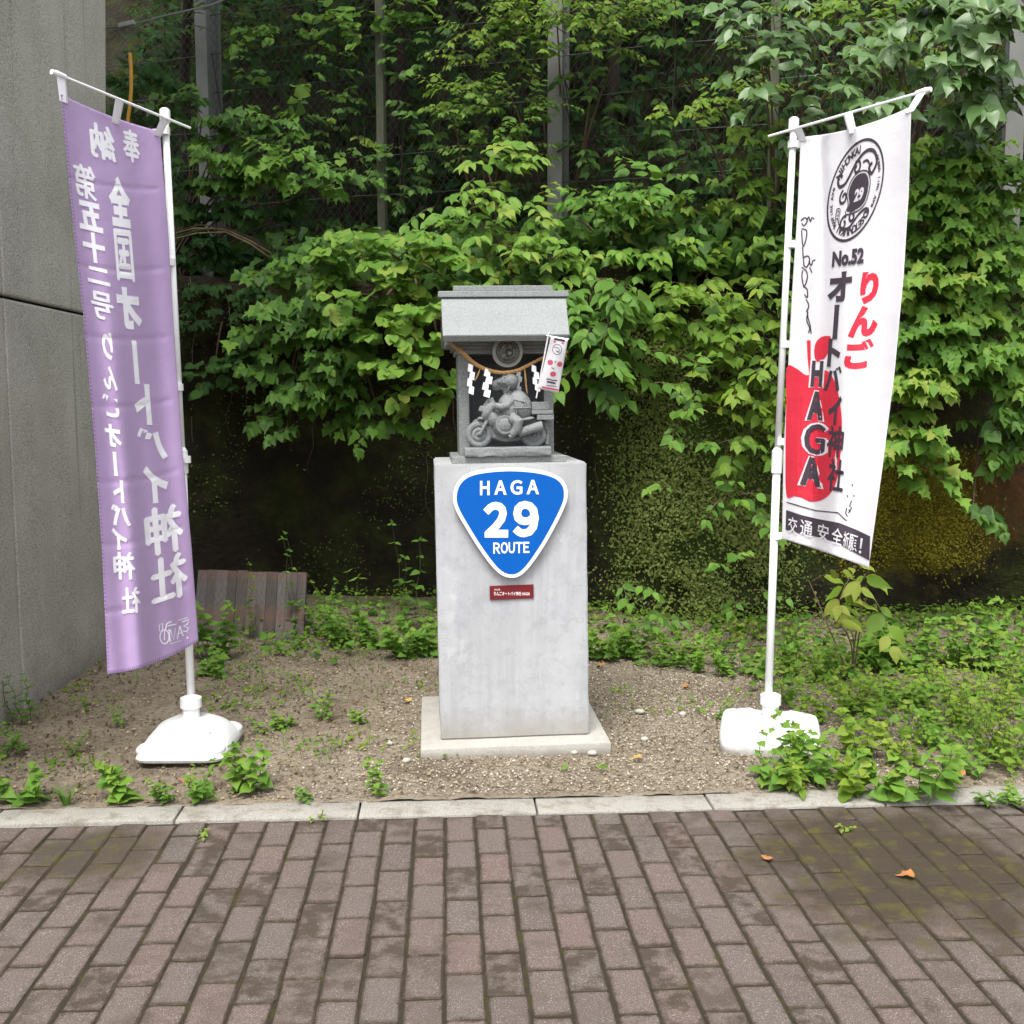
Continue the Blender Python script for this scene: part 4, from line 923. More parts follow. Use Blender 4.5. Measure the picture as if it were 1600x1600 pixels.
for P_, w in (([(249, 976), (254, 974), (254, 985), (249, 986), (249, 977)], 1.5), ([(257, 985), (257, 1000)], 1.6), ([(258, 985), (261, 974), (268, 971)], 2.2), ([(262, 978), (276, 975)], 1.8), ([(264, 983), (266, 1003)], 2), ([(266, 984), (271, 1000), (274, 981), (277, 999), (281, 978)], 2), ([(281, 978), (286, 994)], 2), ([(279, 990), (285, 988)], 1.5), ([(284, 972), (295, 968), (293, 975), (287, 978), (294, 981), (292, 987), (286, 986)], 1.8), ([(279, 969), (293, 965)], 1.2), ([(292, 998), (294, 995)], 2.2), ([(266, 1006), (283, 1001)], 1.0)): lg.append(ribbon(P_, w))
CP.prnt('emblem', lg, M['purple_print'], pb, o, step=9)

# white banner
YPR = gnd(1201, 1163).y; YTR = YPR - .50
b_ = at(1199, 1130, YPR); j_ = at(1214, 722, YPR); t_ = at(1240, 200, YPR); ba, bb = at(1450, 141, YTR), at(1201, 213, YPR + .05)
wb = empty('white_banner', gnd(1201, 1163), 'tall white banner with red apple, round emblem and black and red writing', 'banner'); o = wb.location
def folds_w(u, v):
    g = .43 + .05 * v
    return -.075 * np.exp(-((u - g - .12) / .16) ** 2) * sstep(.35, .8, v) + .07 * np.exp(-((u - g + .14) / .13) ** 2) * sstep(.3, .85, v) + .016 * np.sin(u * 8 + 2.2 * v) + .03 * np.exp(-((u - .17 - .25 * v) / .055) ** 2) * sstep(.55, .1, v) - .03 * np.exp(-((u - .5) / .05) ** 2) * sstep(.10, .0, v) + .010 * np.sin(v * 12 + u * 5) * u
CW = Cloth([(1251, 214), (1246, 330), (1238, 450), (1231, 580), (1224, 710), (1222, 842)], [(1424, 166), (1420, 300), (1412, 430), (1398, 580), (1379, 730), (1357, 888)], lambda u, v: (YPR - .05) + (YTR - YPR + .05) * u, folds_w, -2, 9)
clips = [(at(px, py, YPR), at(px + dx, py, YPR - .05)) for px, py, dx in ((1236, 382, 17), (1228, 538, 16), (1221, 690, 14), (1214, 837, 20), (1240, 226, 18))]
q = lambda u: Vector(CW.P(np.array([u]), np.array([.012]), .002)[0])
pole_set(wb, o, b_, j_, t_, ba, bb, clips, [(lerp(.965), q(.985)), (lerp(.53), q(.475)), (lerp(.20), q(.025))], CW)
CW.sheet('cloth', M['whitecloth'], wb, o)
ec = np.array([1336.5, 297.]); EX, EY = np.array([47.0, -17.5]), np.array([22.0, 79.0])      # emblem axes on the slanting cloth
def emb(V): V = np.asarray(V); return ec + V[:, :1] * EX * .93 + V[:, 1:] * np.array([11.0, -80.0])
CW.prnt('emblem', [(emb(V), Fc) for V, Fc, wh in LOGO if not wh], M['ink_cloth'], wb, o, step=9)
CW.prnt('emblem_mark', [(emb(V), Fc) for V, Fc, wh in LOGO if wh], M['whitecloth'], wb, o, .0034, 9)
c4 = lambda pts: [(1180 + x * 300 / 1091, 480 + y * 300 / 1091) for x, y in pts]; c3 = lambda pts: [(1180 + x / 4, 120 + y / 4) for x, y in pts]
ap = catmull(c4([(180, 345), (230, 346), (290, 386), (330, 372), (385, 356), (430, 382), (470, 480), (492, 640), (487, 800), (470, 950), (440, 1040), (390, 1090), (330, 1105), (280, 1092), (242, 1062), (215, 1076), (176, 1062), (172, 800), (176, 560)]), 4)
lf = catmull(c4([(335, 250), (345, 200), (375, 170), (412, 163), (430, 172), (425, 230), (398, 285), (365, 308), (342, 300)]), 4)
CW.prnt('apple', [(np.array(ap), [list(range(len(ap)))]), (np.array(lf), [list(range(len(lf)))]), ribbon(c4([(304, 188), (306, 280), (318, 390)]), [6, 5, 6])], M['red_print'], wb, o, .0020, 8)
red = [('り', 1358.5, 449, 29, 51), ('ん', 1349, 502, 46, 50), ('ご', 1342, 553, 45, 47)]
CW.prnt('red_lettering', [CW.char(c, x, y, w, h, .065) for c, x, y, w, h in red], M['red_print'], wb, o, .0022, 9)
dk = [('No.52', 1325, 402, 50, 25), ('オ', 1312, 448, 37, 47), ('ー', 1306, 503, 8, 54), ('ト', 1303, 551, 20, 44), ('バ', 1301, 592, 26, 40), ('イ', 1304, 641, 20, 46), ('神', 1305, 690, 24, 48), ('社', 1306, 743, 24, 50)]
CW.prnt('dark_lettering', [CW.char(c, x, y, w, h, .05 if c not in '神社' else .04, False, c == 'ー') for c, x, y, w, h in dk], M['ink_cloth'], wb, o, .0044, 9)
hg = [('Ｈ', 1276.5, 584, 16, 40), ('Ａ', 1274.5, 634, 22, 44), ('Ｇ', 1273, 686, 27, 44), ('Ａ', 1267.5, 737, 30, 44)]
CW.prnt('letter_outline', [CW.char(c, x, y, w * 1.32 + 2, h * 1.10, .095) for c, x, y, w, h in hg], M['whitecloth'], wb, o, .0030, 9)
CW.prnt('apple_lettering', [CW.char(c, x, y, w * 1.12, h * 1.02, .065) for c, x, y, w, h in hg], M['ink_cloth'], wb, o, .0060, 6)
band = c4([(176, 1152), (260, 1180), (350, 1202), (480, 1226), (570, 1262), (653, 1302), (649, 1440), (560, 1392), (470, 1340), (330, 1300), (240, 1284), (172, 1264)])
nb = 6; Vb = [p for i in range(nb) for p in (band[i], band[-1 - i])]
CW.prnt('dark_band', [(np.array(Vb), [[2 * i, 2 * i + 2, 2 * i + 3, 2 * i + 1] for i in range(nb - 1)]), ribbon(c4([(178, 1108), (260, 1132), (345, 1156), (470, 1168), (520, 1214)]), 1.8)], M['ink_cloth'], wb, o, .0030, 5)
wt = [('交', 1238.5, 821, 15, 26), ('通', 1260, 826, 20, 25), ('安', 1286, 832, 18, 26), ('全', 1308, 838, 18, 25), ('祈', 1322, 843, 9, 24), ('願', 1333, 848, 14, 25), ('！', 1345, 853, 4, 24)]
CW.prnt('band_lettering', [CW.char(c, x, y, w, h, .012) for c, x, y, w, h in wt], M['whitecloth'], wb, o, .0062, 5)
sq = []                                              # looping hand-drawn script running down the pole side, and a small one at the foot
for P_ in ([(285, 900), (310, 880), (325, 900), (305, 930), (290, 915)], [(325, 895), (335, 875), (345, 905), (355, 880), (370, 890)], [(290, 950), (320, 960), (318, 1010), (300, 1060), (292, 1000), (290, 960)], [(296, 1060), (300, 1130), (305, 1180)], [(300, 1130), (330, 1120), (340, 1150), (320, 1190), (300, 1170)], [(335, 1150), (350, 1180), (360, 1150), (378, 1145)], [(340, 1190), (355, 1225)], [(290, 1190), (320, 1215), (325, 1260), (305, 1310), (292, 1250), (296, 1210)], [(300, 1310), (325, 1330), (325, 1380), (308, 1360)], [(318, 1390), (335, 1430), (320, 1470)], [(330, 1470), (322, 1520), (340, 1570), (333, 1600)]):
    sq.append(ribbon(catmull(c3(P_), 4, False), 1.9))
for P_ in ([(295, 10), (300, 60), (312, 100), (318, 150)], [(552, 1005), (552, 1018)], [(522, 1068), (526, 1078)], [(560, 1065), (562, 1078)], [(548, 1098), (536, 1130), (548, 1140), (530, 1170)], [(520, 1140), (514, 1170), (524, 1190)], [(532, 1150), (540, 1165)]): sq.append(ribbon(c4(P_), 1.8))
CW.prnt('script', sq, M['ink_cloth'], wb, o, .0022, 9)

# bases
def collar(root, o, p, r, mat):
    q = p - Vector(o); MB().tube([q + Vector((0, 0, z)) for z in (-.03, .0, .02, .025, .065, .07)], [r * .86, r * .86, r * .86, r * 1.08, r * 1.08, r * .8], 18).build('collar', mat, root)
lb_c = gnd(301, 1178); o = lb_c
lb = empty('banner_base', o, 'smooth white plastic weight base with low dome under the purple banner pole', 'banner base', 'banner bases')
def loft(rings, name, mat, root, n=40):
    V = []; Fc = []
    for (rx, ry, z, e, rot, cx, cy) in rings:
        for k in range(n):
            a = 2 * math.pi * k / n; c, s = math.cos(a), math.sin(a); x = math.copysign(abs(c) ** e, c) * rx; y = math.copysign(abs(s) ** e, s) * ry
            V.append((cx + x * math.cos(rot) - y * math.sin(rot), cy + x * math.sin(rot) + y * math.cos(rot), z))
    for i in range(len(rings) - 1):
        for k in range(n): Fc.append((i * n + k, i * n + (k + 1) % n, (i + 1) * n + (k + 1) % n, (i + 1) * n + k))
    Fc += [tuple(range(n - 1, -1, -1)), tuple((len(rings) - 1) * n + k for k in range(n))]
    ob = MB().add(V, Fc).build(name, mat, root); return smooth_angle(ob, 38)
ra = R(2); z0 = .012
loft([(.15, .15, z0 - .02, .4, ra, 0, 0), (.15, .15, z0 + .020, .4, ra, 0, 0), (.178, .20, z0 + .024, .28, ra, 0, -.014), (.182, .205, z0 + .036, .28, ra, 0, -.014), (.175, .195, z0 + .056, .34, ra, 0, -.012), (.165, .165, z0 + .080, .6, ra, 0, 0), (.132, .132, z0 + .118, .85, ra, 0, 0), (.085, .085, z0 + .142, 1, ra, 0, 0), (.042, .042, z0 + .146, 1, ra, 0, 0)], 'tank', M['tank'], lb)
for k in range(4):
    a = R(45 + 90 * k); MB().ball((math.cos(a) * .172, math.sin(a) * .19 - .012, z0 + .058), (.058, .058, .028), None, 20, 10).build('corner_lobe', M['tank'], lb, True)
MB().tube([(.09, -.10, z0 + .10), (.092, -.104, z0 + .122)], .020, 14).build('filler_cap', M['tank'], lb)
collar(lb, o, Vector((lb_c.x, lb_c.y, z0 + .165)), .040, M['pole'])
rb_c = gnd(1202, 1166); o = rb_c
rbx = empty('banner_base', o, 'square ribbed white plastic weight base half hidden by weeds under the white banner', 'banner base', 'banner bases')
ra = R(-14)
loft([(.20, .175, .0, .28, ra, 0, 0), (.206, .18, .012, .28, ra, 0, 0), (.206, .18, .088, .28, ra, 0, 0), (.198, .172, .106, .3, ra, 0, 0), (.10, .09, .118, .6, ra, 0, 0), (.05, .05, .128, 1, ra, 0, 0), (.04, .04, .135, 1, ra, 0, 0)], 'tank', M['tank2'], rbx)
for k in (0, 1, 2, 3):
    a = ra + R(45 + 90 * k); c, s = math.cos(a), math.sin(a)
    MB().tube([(c * .05, s * .05, .122), (c * .12, s * .12, .120), (c * .20, s * .19, .104)], [.016, .018, .014], 8).build('rib', M['tank2'], rbx, True)
collar(rbx, o, Vector((rb_c.x, rb_c.y, .16)), .040, M['tank2'])

# small banner on the shrine
YB = -.05; yw = (PLF @ lp(857, 524, YB)).y; yv = (PLF @ lp(838, 622, .03)).y - yw; yw0 = yw + yv
mbn = empty('small_banner', at(838, 622, yw0), 'small red and white paper banner leaning on a thin white stick at the shrine', 'banner'); o = mbn.location
CS = Cloth([(861, 526), (851, 566), (841, 607)], [(887.5, 530.5), (880, 572), (872.5, 614.5)], lambda u, v: yw - .006 - .015 * u + yv * v * .86, lambda u, v: .004 * np.sin(u * 5 + v * 4), 0, 0)
MB().tube([at(838, 622, yw0) - o, at(857.5, 520, yw) - o], .0032, 8).build('stick', M['pole'], mbn); MB().tube([at(853, 524, yw + .004) - o, at(889, 530, yw - .014) - o], .0022, 6).build('cross_bar', M['pole'], mbn)
CS.sheet('cloth', M['whitecloth'], mbn, o, 10, 24, .0008)
c5 = lambda pts: [(835 + x * 60 / 835.0, 510 + y * 60 / 835.0) for x, y in pts]; el = lambda cx, cy, rx, ry: c5([(cx + rx * math.cos(a), cy + ry * math.sin(a)) for a in np.linspace(0, 6.28, 17)[:-1]])
poly = lambda pts: (np.array(pts), [list(range(len(pts)))])
CS.prnt('dark_print', [poly(c5([(432, 245), (668, 290), (662, 338), (425, 292)])), ribbon(el(495, 500, 100, 112), .8, True), ribbon(c5([(430, 450), (520, 470), (560, 520), (480, 560)]), .9), ribbon(c5([(470, 520), (560, 590)]), .8), ribbon(c5([(260, 1140), (330, 1150), (380, 1170), (500, 1180)]), 1.6), ribbon(c5([(275, 1200), (350, 1215), (460, 1240)]), 2.6), ribbon(c5([(270, 1285), (340, 1290), (490, 1310)]), 1.0), ribbon(c5([(370, 890), (430, 930)]), 1.0), ribbon(c5([(440, 790), (475, 750)]), 1.0)], M['ink_cloth'], mbn, o, .0012, 6)
CS.prnt('red_print', [poly(el(345, 780, 58, 58)), poly(el(550, 820, 58, 58)), poly(el(405, 1035, 66, 56)), poly(c5([(165, 1300), (525, 1365), (520, 1400), (160, 1338)])), poly(c5([(415, 310), (470, 320), (465, 355), (410, 345)])), poly(c5([(590, 345), (640, 350), (635, 385), (588, 380)]))], M['pinkred'], mbn, o, .0011, 6)
mb = MB()
for (xa, ya, xb, yb) in ((318, 350, 318, 560), (265, 570, 230, 800), (235, 880, 150, 1310)):
    P_ = c5([(xa, ya), (xa + 35, ya), (xb + 40, yb), (xb, yb)]); mb.add([at(x, y, yw + .006 + yv * (y - 524) / 98) - o for x, y in P_] + [at(x, y, yw + .008 + yv * (y - 524) / 98) - o for x, y in P_], [(0, 1, 2, 3), (7, 6, 5, 4), (0, 4, 5, 1), (1, 5, 6, 2), (2, 6, 7, 3), (3, 7, 4, 0)])
mb.build('dark_edge', M['ink_cloth'], mbn)
# ================================================================ VEGETATION
def outline_leaf(half, fold=.16, droop=.30, rows=None):
    """half outline [(x, y)...] from base to tip -> verts, tri/quad faces; folded along the midrib and drooping to the tip"""
    V, Fc = [], []; n = len(half)
    zf = lambda x, y: fold * abs(x) - droop * y * y
    for x, y in half: V.append((0, y, zf(0, y)))
    for sgn_ in (1, -1):
        o = len(V)
        for x, y in half: V.append((sgn_ * x, y, zf(x, y) + .04 * math.sin(y * 9)))
        for i in range(n - 1):
            f = [i, o + i, o + i + 1, i + 1]
            if half[i][0] == 0: f = [i, o + i + 1, i + 1]
            elif half[i + 1][0] == 0: f = [i, o + i, i + 1]
            Fc.append(f if sgn_ > 0 else f[::-1])
    return np.array(V, float), Fc
HALF = {
    'heart': [(0, 0), (.26, -.07), (.44, .06), (.50, .27), (.40, .52), (.20, .78), (.07, .94), (0, 1.08)],
    'round': [(0, 0), (.30, -.06), (.49, .10), (.54, .36), (.44, .66), (.22, .88), (.05, .97), (0, 1.02)],
    'light_round': [(0, 0), (.44, .05), (.52, .45), (.24, .86), (0, 1.02)],
    'ovate': [(0, 0), (.17, .10), (.28, .32), (.27, .52), (.16, .78), (.05, .95), (0, 1.06)],
    'lobed': [(0, 0), (.20, -.04), (.36, .04), (.56, .20), (.34, .36), (.30, .50), (.40, .66), (.17, .72), (.08, .92), (0, 1.10)],
    'lance': [(0, 0), (.10, .15), (.15, .40), (.11, .70), (.04, .92), (0, 1.0)],
    'small': [(0, 0), (.30, .30), (.26, .65), (0, 1.0)],
    'light_heart': [(0, 0), (.40, .05), (.46, .35), (.18, .80), (0, 1.08)],
    'light_lobed': [(0, 0), (.30, 0), (.54, .20), (.30, .42), (.36, .66), (0, 1.1)],
}
LEAF = {k: outline_leaf(h, droop=.16 if 'round' in k else .34 if k in ('heart', 'lobed', 'light_heart', 'light_lobed') else .22) for k, h in HALF.items()}
LIGHT = {'round': 'light_round', 'heart': 'light_heart', 'lobed': 'light_lobed', 'ovate': 'ovate', 'lance': 'lance', 'small': 'small'}
LEAFMESH = {}
def leaf_mesh(shape, mat):
    if (shape, mat) not in LEAFMESH:
        V, Fc = LEAF[shape]; out = []
        for k in range(3):
            rs = np.random.default_rng(k + 5); W = V.copy(); W[:, 0] *= rs.uniform(.85, 1.12); W[:, 2] += .05 * np.sin(W[:, 1] * rs.uniform(3, 7) + rs.uniform(0, 6)) + W[:, 0] * rs.normal(0, .12)
            me = bpy.data.meshes.new('leaf'); me.from_pydata(W.tolist(), [], Fc); me.shade_smooth(); me.materials.append(M[mat]); out.append(me)
        LEAFMESH[shape, mat] = out
    return LEAFMESH[shape, mat]
def frames(D, N):
    D = D / (np.linalg.norm(D, axis=1, keepdims=True) + 1e-9); X = np.cross(D, N); X /= (np.linalg.norm(X, axis=1, keepdims=True) + 1e-9); return X, D, np.cross(X, D)
def leaf_cloud(shape, P, D, N, S):
    V, Fc = LEAF[shape]; X, Y, Z = frames(D, N); n = len(P); X = X * np.random.default_rng(n).uniform(.72, 1.15, (n, 1))
    W = (V[None, :, 0:1] * X[:, None] + V[None, :, 1:2] * Y[:, None] + V[None, :, 2:3] * Z[:, None]) * S[:, None, None] + P[:, None]
    F3 = []
    for f in Fc: F3 += [[f[0], f[i], f[i + 1]] for i in range(1, len(f) - 1)]
    F3 = np.array(F3); return W.reshape(-1, 3), (F3[None] + (np.arange(n) * len(V))[:, None, None]).reshape(-1, 3), len(V)
class Leaves:
    def __init__(s): s.P, s.D, s.N, s.S, s.V = [], [], [], [], []
    def add(s, p, d, n, size, var): s.P.append(tuple(p)); s.D.append(tuple(d)); s.N.append(tuple(n)); s.S.append(size); s.V.append(var)
    def emit(s, shape, mat, root, nobj, minpx=9, cell=26, rest='foliage'):
        if not s.P: return
        P, D, N, S, V = (np.array(a, float) for a in (s.P, s.D, s.N, s.S, s.V)); o = np.array(root.location)
        pick = []
        if nobj:
            q = pix(P + D / (np.linalg.norm(D, axis=1, keepdims=True) + 1e-9) * S[:, None] * .5); spx = S * FPX / np.maximum(P[:, 1], .5)
            inside = (q[:, 0] > -10) & (q[:, 0] < 1610) & (q[:, 1] > -10) & (q[:, 1] < 1610) & (spx > minpx)
            seen = {}
            for i in np.argsort(P[:, 1]):
                if not inside[i]: continue
                k = (int(q[i, 0] // cell), int(q[i, 1] // cell))
                if seen.get(k, 0) < 2: seen[k] = seen.get(k, 0) + 1; pick.append(i)
            pick = sorted(pick, key=lambda i: -spx[i])[:nobj]
        X, Y, Z = frames(D, N); X = X * np.random.default_rng(len(P)).uniform(.72, 1.15, (len(P), 1)); ms = leaf_mesh(shape, mat)
        for i in pick:
            ob = bpy.data.objects.new('leaf', ms[i % 3]); COL.objects.link(ob); ob.parent = root; sc = S[i]; p = P[i] - o
            ob.matrix_local = Matrix(((X[i][0] * sc, Y[i][0] * sc, Z[i][0] * sc, p[0]), (X[i][1] * sc, Y[i][1] * sc, Z[i][1] * sc, p[1]), (X[i][2] * sc, Y[i][2] * sc, Z[i][2] * sc, p[2]), (0, 0, 0, 1)))
            ob.color = (float(np.clip(V[i], .01, .99)), 0, 0, 1)
        m = np.ones(len(P), bool); m[pick] = False
        if m.any():
            W, Fq, k = leaf_cloud(LIGHT[shape], P[m] - o, D[m], N[m], S[m]); fast_mesh(rest, W, Fq, M[mat], root, np.repeat(V[m], k), 'stuff', smooth=True)
def unit(v): v = np.asarray(v, float); return v / (np.linalg.norm(v) + 1e-9)
rs = np.random.default_rng(11)
def spray(L, tw, c, d, length, size, var, n=7, droop=.5, flat=.75):
    """one twig with alternate leaves; leaves lie in a flattish layer that tips toward the light and sags at the end"""
    d = unit(d); p = np.array(c, float); side = unit(np.cross(d, (0, 0, 1)) + rs.normal(0, .15, 3)); pts = [p.copy()]
    for k in range(n):
        f = (k + .6) / n; st_ = length / n; d = unit(d + np.array([0, 0, -droop / n * (.4 + f)]) + rs.normal(0, .05, 3)); p = p + d * st_; pts.append(p.copy())
        sg = 1 if k % 2 else -1; ld = unit(d * .55 + side * sg * rs.uniform(.6, 1.0) + np.array([0, -.15, -.25 - .25 * rs.random()]))
        nn = unit(np.array([0, -.5, flat]) + rs.normal(0, .36, 3)); s = size * (.55 + .75 * rs.random()) * (1.1 - .38 * f)
        L.add(p + ld * size * .12, ld, nn, s, var + rs.normal(0, .14) + .12 * f)
    L.add(p, unit(d + np.array([0, 0, -.3])), unit(np.array([0, -.5, .8]) + rs.normal(0, .2, 3)), size * .75, var + .18)
    if tw is not None: tw.tube([Vector(q) for q in pts], [max(.0012, .0035 * (1 - i / (n + 1))) for i in range(n + 1)], 4, False)
SIZE_K = {'round': .80, 'heart': .80, 'lobed': .86, 'ovate': .84}
def shrub(name, label, clusters, shape, mat, size, nobj, cat='shrub', group=None, var=.4, root=None, per=1.0, droop=.5, twig='twig', flat=.75, n=7, stems=True, out=1.0, stem_r=.012):
    """clusters: (px, py, distance, rx px, ry px, sprays). The main stems run from the root to every cluster."""
    if size > .09: size *= SIZE_K.get(shape, 1) * .86; per *= 1.75
    C = [(at(a, b, Y), Y, rx, ry, k) for a, b, Y, rx, ry, k in clusters]
    if root is None:
        m = sum((c[0] for c in C), Vector()) / len(C); root = Vector((m.x, float(hill(m.x, 1.0)[1]) + .1, 2.3))
    ob = empty(name, root, label, cat, group); L = Leaves(); tw = MB(); ro = Vector(root)
    class Off:
        def tube(s, pts, r, nn, caps): tw.tube([p - ro for p in pts], r, nn, caps)
    for c, Y, rx, ry, k in C:
        k = max(1, int(k * per)); k0 = rs.normal(0, .09); wx, wz = rx * Y / FPX, ry * Y / FPX
        if stems:
            mid = (ro + c) / 2 + Vector((rs.normal(0, .08), rs.normal(0, .05), .18)); e = c + Vector((0, .08, 0))
            tw.tube([(ro * (1 - f) ** 2 + mid * 2 * f * (1 - f) + e * f * f) - ro for f in np.linspace(0, 1, 7)], [stem_r * (1 - .1 * i) for i in range(7)], 5, False)
        for _ in range(k):
            a = rs.uniform(0, 2 * math.pi); r = math.sqrt(rs.random()) * .8; ox, oz = math.cos(a) * r, math.sin(a) * r
            p = np.array(c) + np.array([ox * wx, rs.uniform(-.10, .22) - .1 * (1 - r), oz * wz])
            d = np.array([ox * 1.1 + rs.normal(0, .5), -.55 - rs.random() * .5, .25 * oz + .12 + rs.normal(0, .22)])
            spray(L, Off(), p, d, (size * 2.4) * rs.uniform(.7, 1.25) * out, size, var + k0, n, droop, flat)
    tw.build('stem', M[twig], ob, kind=None if stems else 'stuff'); L.emit(shape, mat, ob, nobj); return ob

# --- bank plants, left to right
shrub('broadleaf_shrub', 'dense mid green broadleaf shrub hanging over the dark bank left of the shrine', [(480, 420, 6.75, 65, 50, 10), (450, 500, 6.7, 50, 50, 9), (530, 490, 6.6, 60, 60, 10), (455, 590, 6.65, 30, 50, 7), (515, 570, 6.6, 40, 40, 8), (448, 650, 6.6, 25, 25, 4), (560, 620, 6.6, 45, 45, 7), (590, 650, 6.55, 30, 25, 3)], 'lobed', 'leaf', .135, 110, var=.36)
shrub('bright_broadleaf_shrub', 'bright yellow green heart leaved shrub just left of the shrine roof', [(560, 400, 6.5, 80, 50, 9), (640, 380, 6.4, 70, 50, 9), (690, 430, 6.3, 50, 60, 8), (590, 470, 6.3, 80, 50, 10), (660, 500, 6.2, 60, 50, 10), (640, 570, 6.2, 50, 45, 8), (680, 600, 6.2, 35, 30, 4), (560, 520, 6.4, 50, 40, 5)], 'round', 'leaf', .135, 150, var=.66, flat=1.05, per=.72, out=1.25)
shrub('tall_shoots_shrub', 'green shrub with upright leafy shoots directly above the shrine roof', [(760, 260, 6.9, 50, 45, 7), (800, 330, 6.6, 70, 40, 9), (720, 340, 6.7, 60, 40, 8), (850, 390, 6.5, 70, 45, 9), (760, 400, 6.4, 70, 40, 9), (900, 420, 6.5, 50, 45, 6)], 'ovate', 'leaf', .14, 120, var=.64, per=.8, out=1.2, flat=.95)
shrub('spreading_shrub', 'green shrub with long arching branches right of and above the shrine', [(960, 320, 6.7, 70, 35, 8), (1010, 290, 6.7, 40, 30, 4), (980, 380, 6.6, 70, 45, 7), (1040, 420, 6.7, 40, 40, 4), (900, 340, 6.8, 50, 30, 4)], 'ovate', 'leaf', .14, 80, var=.54)
shrub('drooping_shrub', 'dark green drooping leaves beside the right edge of the shrine roof', [(930, 470, 6.2, 50, 50, 8), (920, 550, 6.2, 40, 50, 7), (960, 520, 6.4, 50, 50, 6), (905, 600, 6.25, 20, 20, 2)], 'ovate', 'leaf', .17, 70, var=.34, droop=.9)
shrub('yellow_green_shrub', 'vivid yellow green shrub on the bank left of the white banner pole', [(1050, 480, 6.3, 60, 35, 8), (1120, 500, 6.2, 70, 45, 11), (1190, 480, 6.2, 45, 45, 7), (1160, 560, 6.15, 55, 45, 8), (1200, 640, 6.1, 40, 40, 6), (1130, 620, 6.2, 50, 30, 4), (1180, 700, 6.0, 50, 40, 6), (1110, 450, 6.4, 60, 25, 5)], 'ovate', 'leaf_yellow', .135, 120, var=.46)
shrub('vine_curtain', 'curtain of small pointed leaves cascading beside the free edge of the white banner', [(1470, 260, 6.15, 80, 45, 12), (1540, 300, 6.1, 55, 60, 10), (1450, 350, 6.1, 60, 45, 11), (1520, 400, 6.05, 70, 50, 12), (1450, 450, 6.0, 50, 50, 10), (1540, 500, 6.05, 55, 50, 10), (1440, 540, 6.0, 45, 45, 10), (1510, 555, 6.05, 50, 30, 8), (1415, 610, 5.95, 35, 40, 7), (1570, 570, 6.1, 35, 40, 6), (1400, 680, 5.95, 28, 40, 5), (1420, 735, 5.95, 40, 12, 2)], 'lobed', 'leaf', .115, 260, cat='vine', var=.60, per=1.9, droop=.7)
shrub('bank_vine', 'dark leafy vine hanging over the bare bank at the far right', [(1572, 650, 6.05, 25, 40, 6), (1580, 705, 6.0, 20, 30, 5), (1590, 610, 6.0, 30, 40, 5), (1530, 790, 6.0, 20, 12, 1)], 'heart', 'leaf', .12, 50, cat='vine', var=.36, per=1.2, droop=.8)
shrub('large_leaf_climber', 'climber with big grey green heart leaves in front of the rightmost fence post', [(1470, 70, 5.9, 60, 60, 6), (1550, 60, 5.7, 60, 60, 7), (1530, 140, 5.7, 60, 40, 6), (1450, 150, 5.9, 60, 50, 5), (1590, 10, 5.6, 50, 40, 4), (1440, 20, 6.0, 60, 30, 4), (1580, 190, 5.8, 30, 30, 2)], 'heart', 'leaf_grey', .17, 80, cat='vine', var=.30, droop=.7)
shrub('knotweed', 'branch of big alternate pale green leaves behind the top of the white banner pole', [(1200, 50, 6.3, 40, 25, 3), (1250, 90, 6.2, 50, 30, 4), (1300, 140, 6.1, 60, 40, 5), (1250, 170, 6.2, 60, 25, 4), (1340, 60, 6.3, 50, 30, 3), (1180, 20, 6.3, 60, 25, 4)], 'ovate', 'leaf_grey', .18, 60, cat='plant', var=.36, droop=.6, flat=.9)
shrub('pole_side_vine', 'yellow green vine climbing behind the upper half of the white banner pole', [(1200, 260, 6.4, 25, 40, 4), (1180, 330, 6.4, 50, 40, 6), (1205, 400, 6.3, 25, 40, 5), (1150, 300, 6.6, 40, 25, 4), (1100, 320, 6.7, 50, 20, 4), (1195, 200, 6.4, 30, 20, 3), (1100, 380, 6.6, 50, 25, 4)], 'heart', 'leaf_yellow', .105, 70, cat='vine', var=.40)
shrub('fine_leaf_bush', 'fine leaved yellow green bush overhanging the fence above the middle post', [(830, 50, 7.2, 100, 45, 22), (930, 40, 7.1, 70, 50, 18), (760, 60, 7.3, 60, 40, 12), (870, 10, 7.2, 120, 25, 18), (990, 20, 7.1, 40, 25, 6)], 'ovate', 'leaf_yellow', .055, 120, cat='bush', var=.45, per=2.0, n=9, root=Vector((.35, 7.9, 2.5)), out=1.9)
shrub('low_fine_leaf_bush', 'fine leaved olive bush spreading in front of the fence left of the middle post', [(740, 170, 7.3, 60, 35, 16), (820, 180, 7.2, 50, 40, 12), (780, 230, 7.2, 60, 20, 10), (700, 150, 7.4, 25, 25, 5)], 'ovate', 'leaf_yellow', .055, 80, cat='bush', var=.34, per=2.0, n=9, root=Vector((-.2, 7.8, 2.5)), out=1.5)
shrub('flat_spray_bush', 'flat spray of fine yellow green leaves alone against the dark fence', [(1080, 175, 6.9, 45, 14, 9), (1130, 160, 6.8, 45, 14, 9), (1180, 140, 6.7, 40, 14, 7)], 'ovate', 'leaf_yellow', .055, 60, cat='bush', var=.5, per=1.4, n=9, root=Vector((1.5, 7.35, 2.5)), out=1.4)
shrub('hedge_bush', 'small leaved bright green bush at the top edge above the white banner', [(1380, 40, 6.5, 70, 40, 20), (1330, 20, 6.6, 60, 30, 12), (1420, 90, 6.4, 40, 30, 9), (1250, 10, 6.7, 60, 20, 9), (1390, 110, 6.5, 40, 30, 6)], 'ovate', 'leaf_yellow', .07, 90, cat='bush', var=.34, per=1.4, n=8, root=Vector((2.5, 7.1, 2.5)), out=1.4)
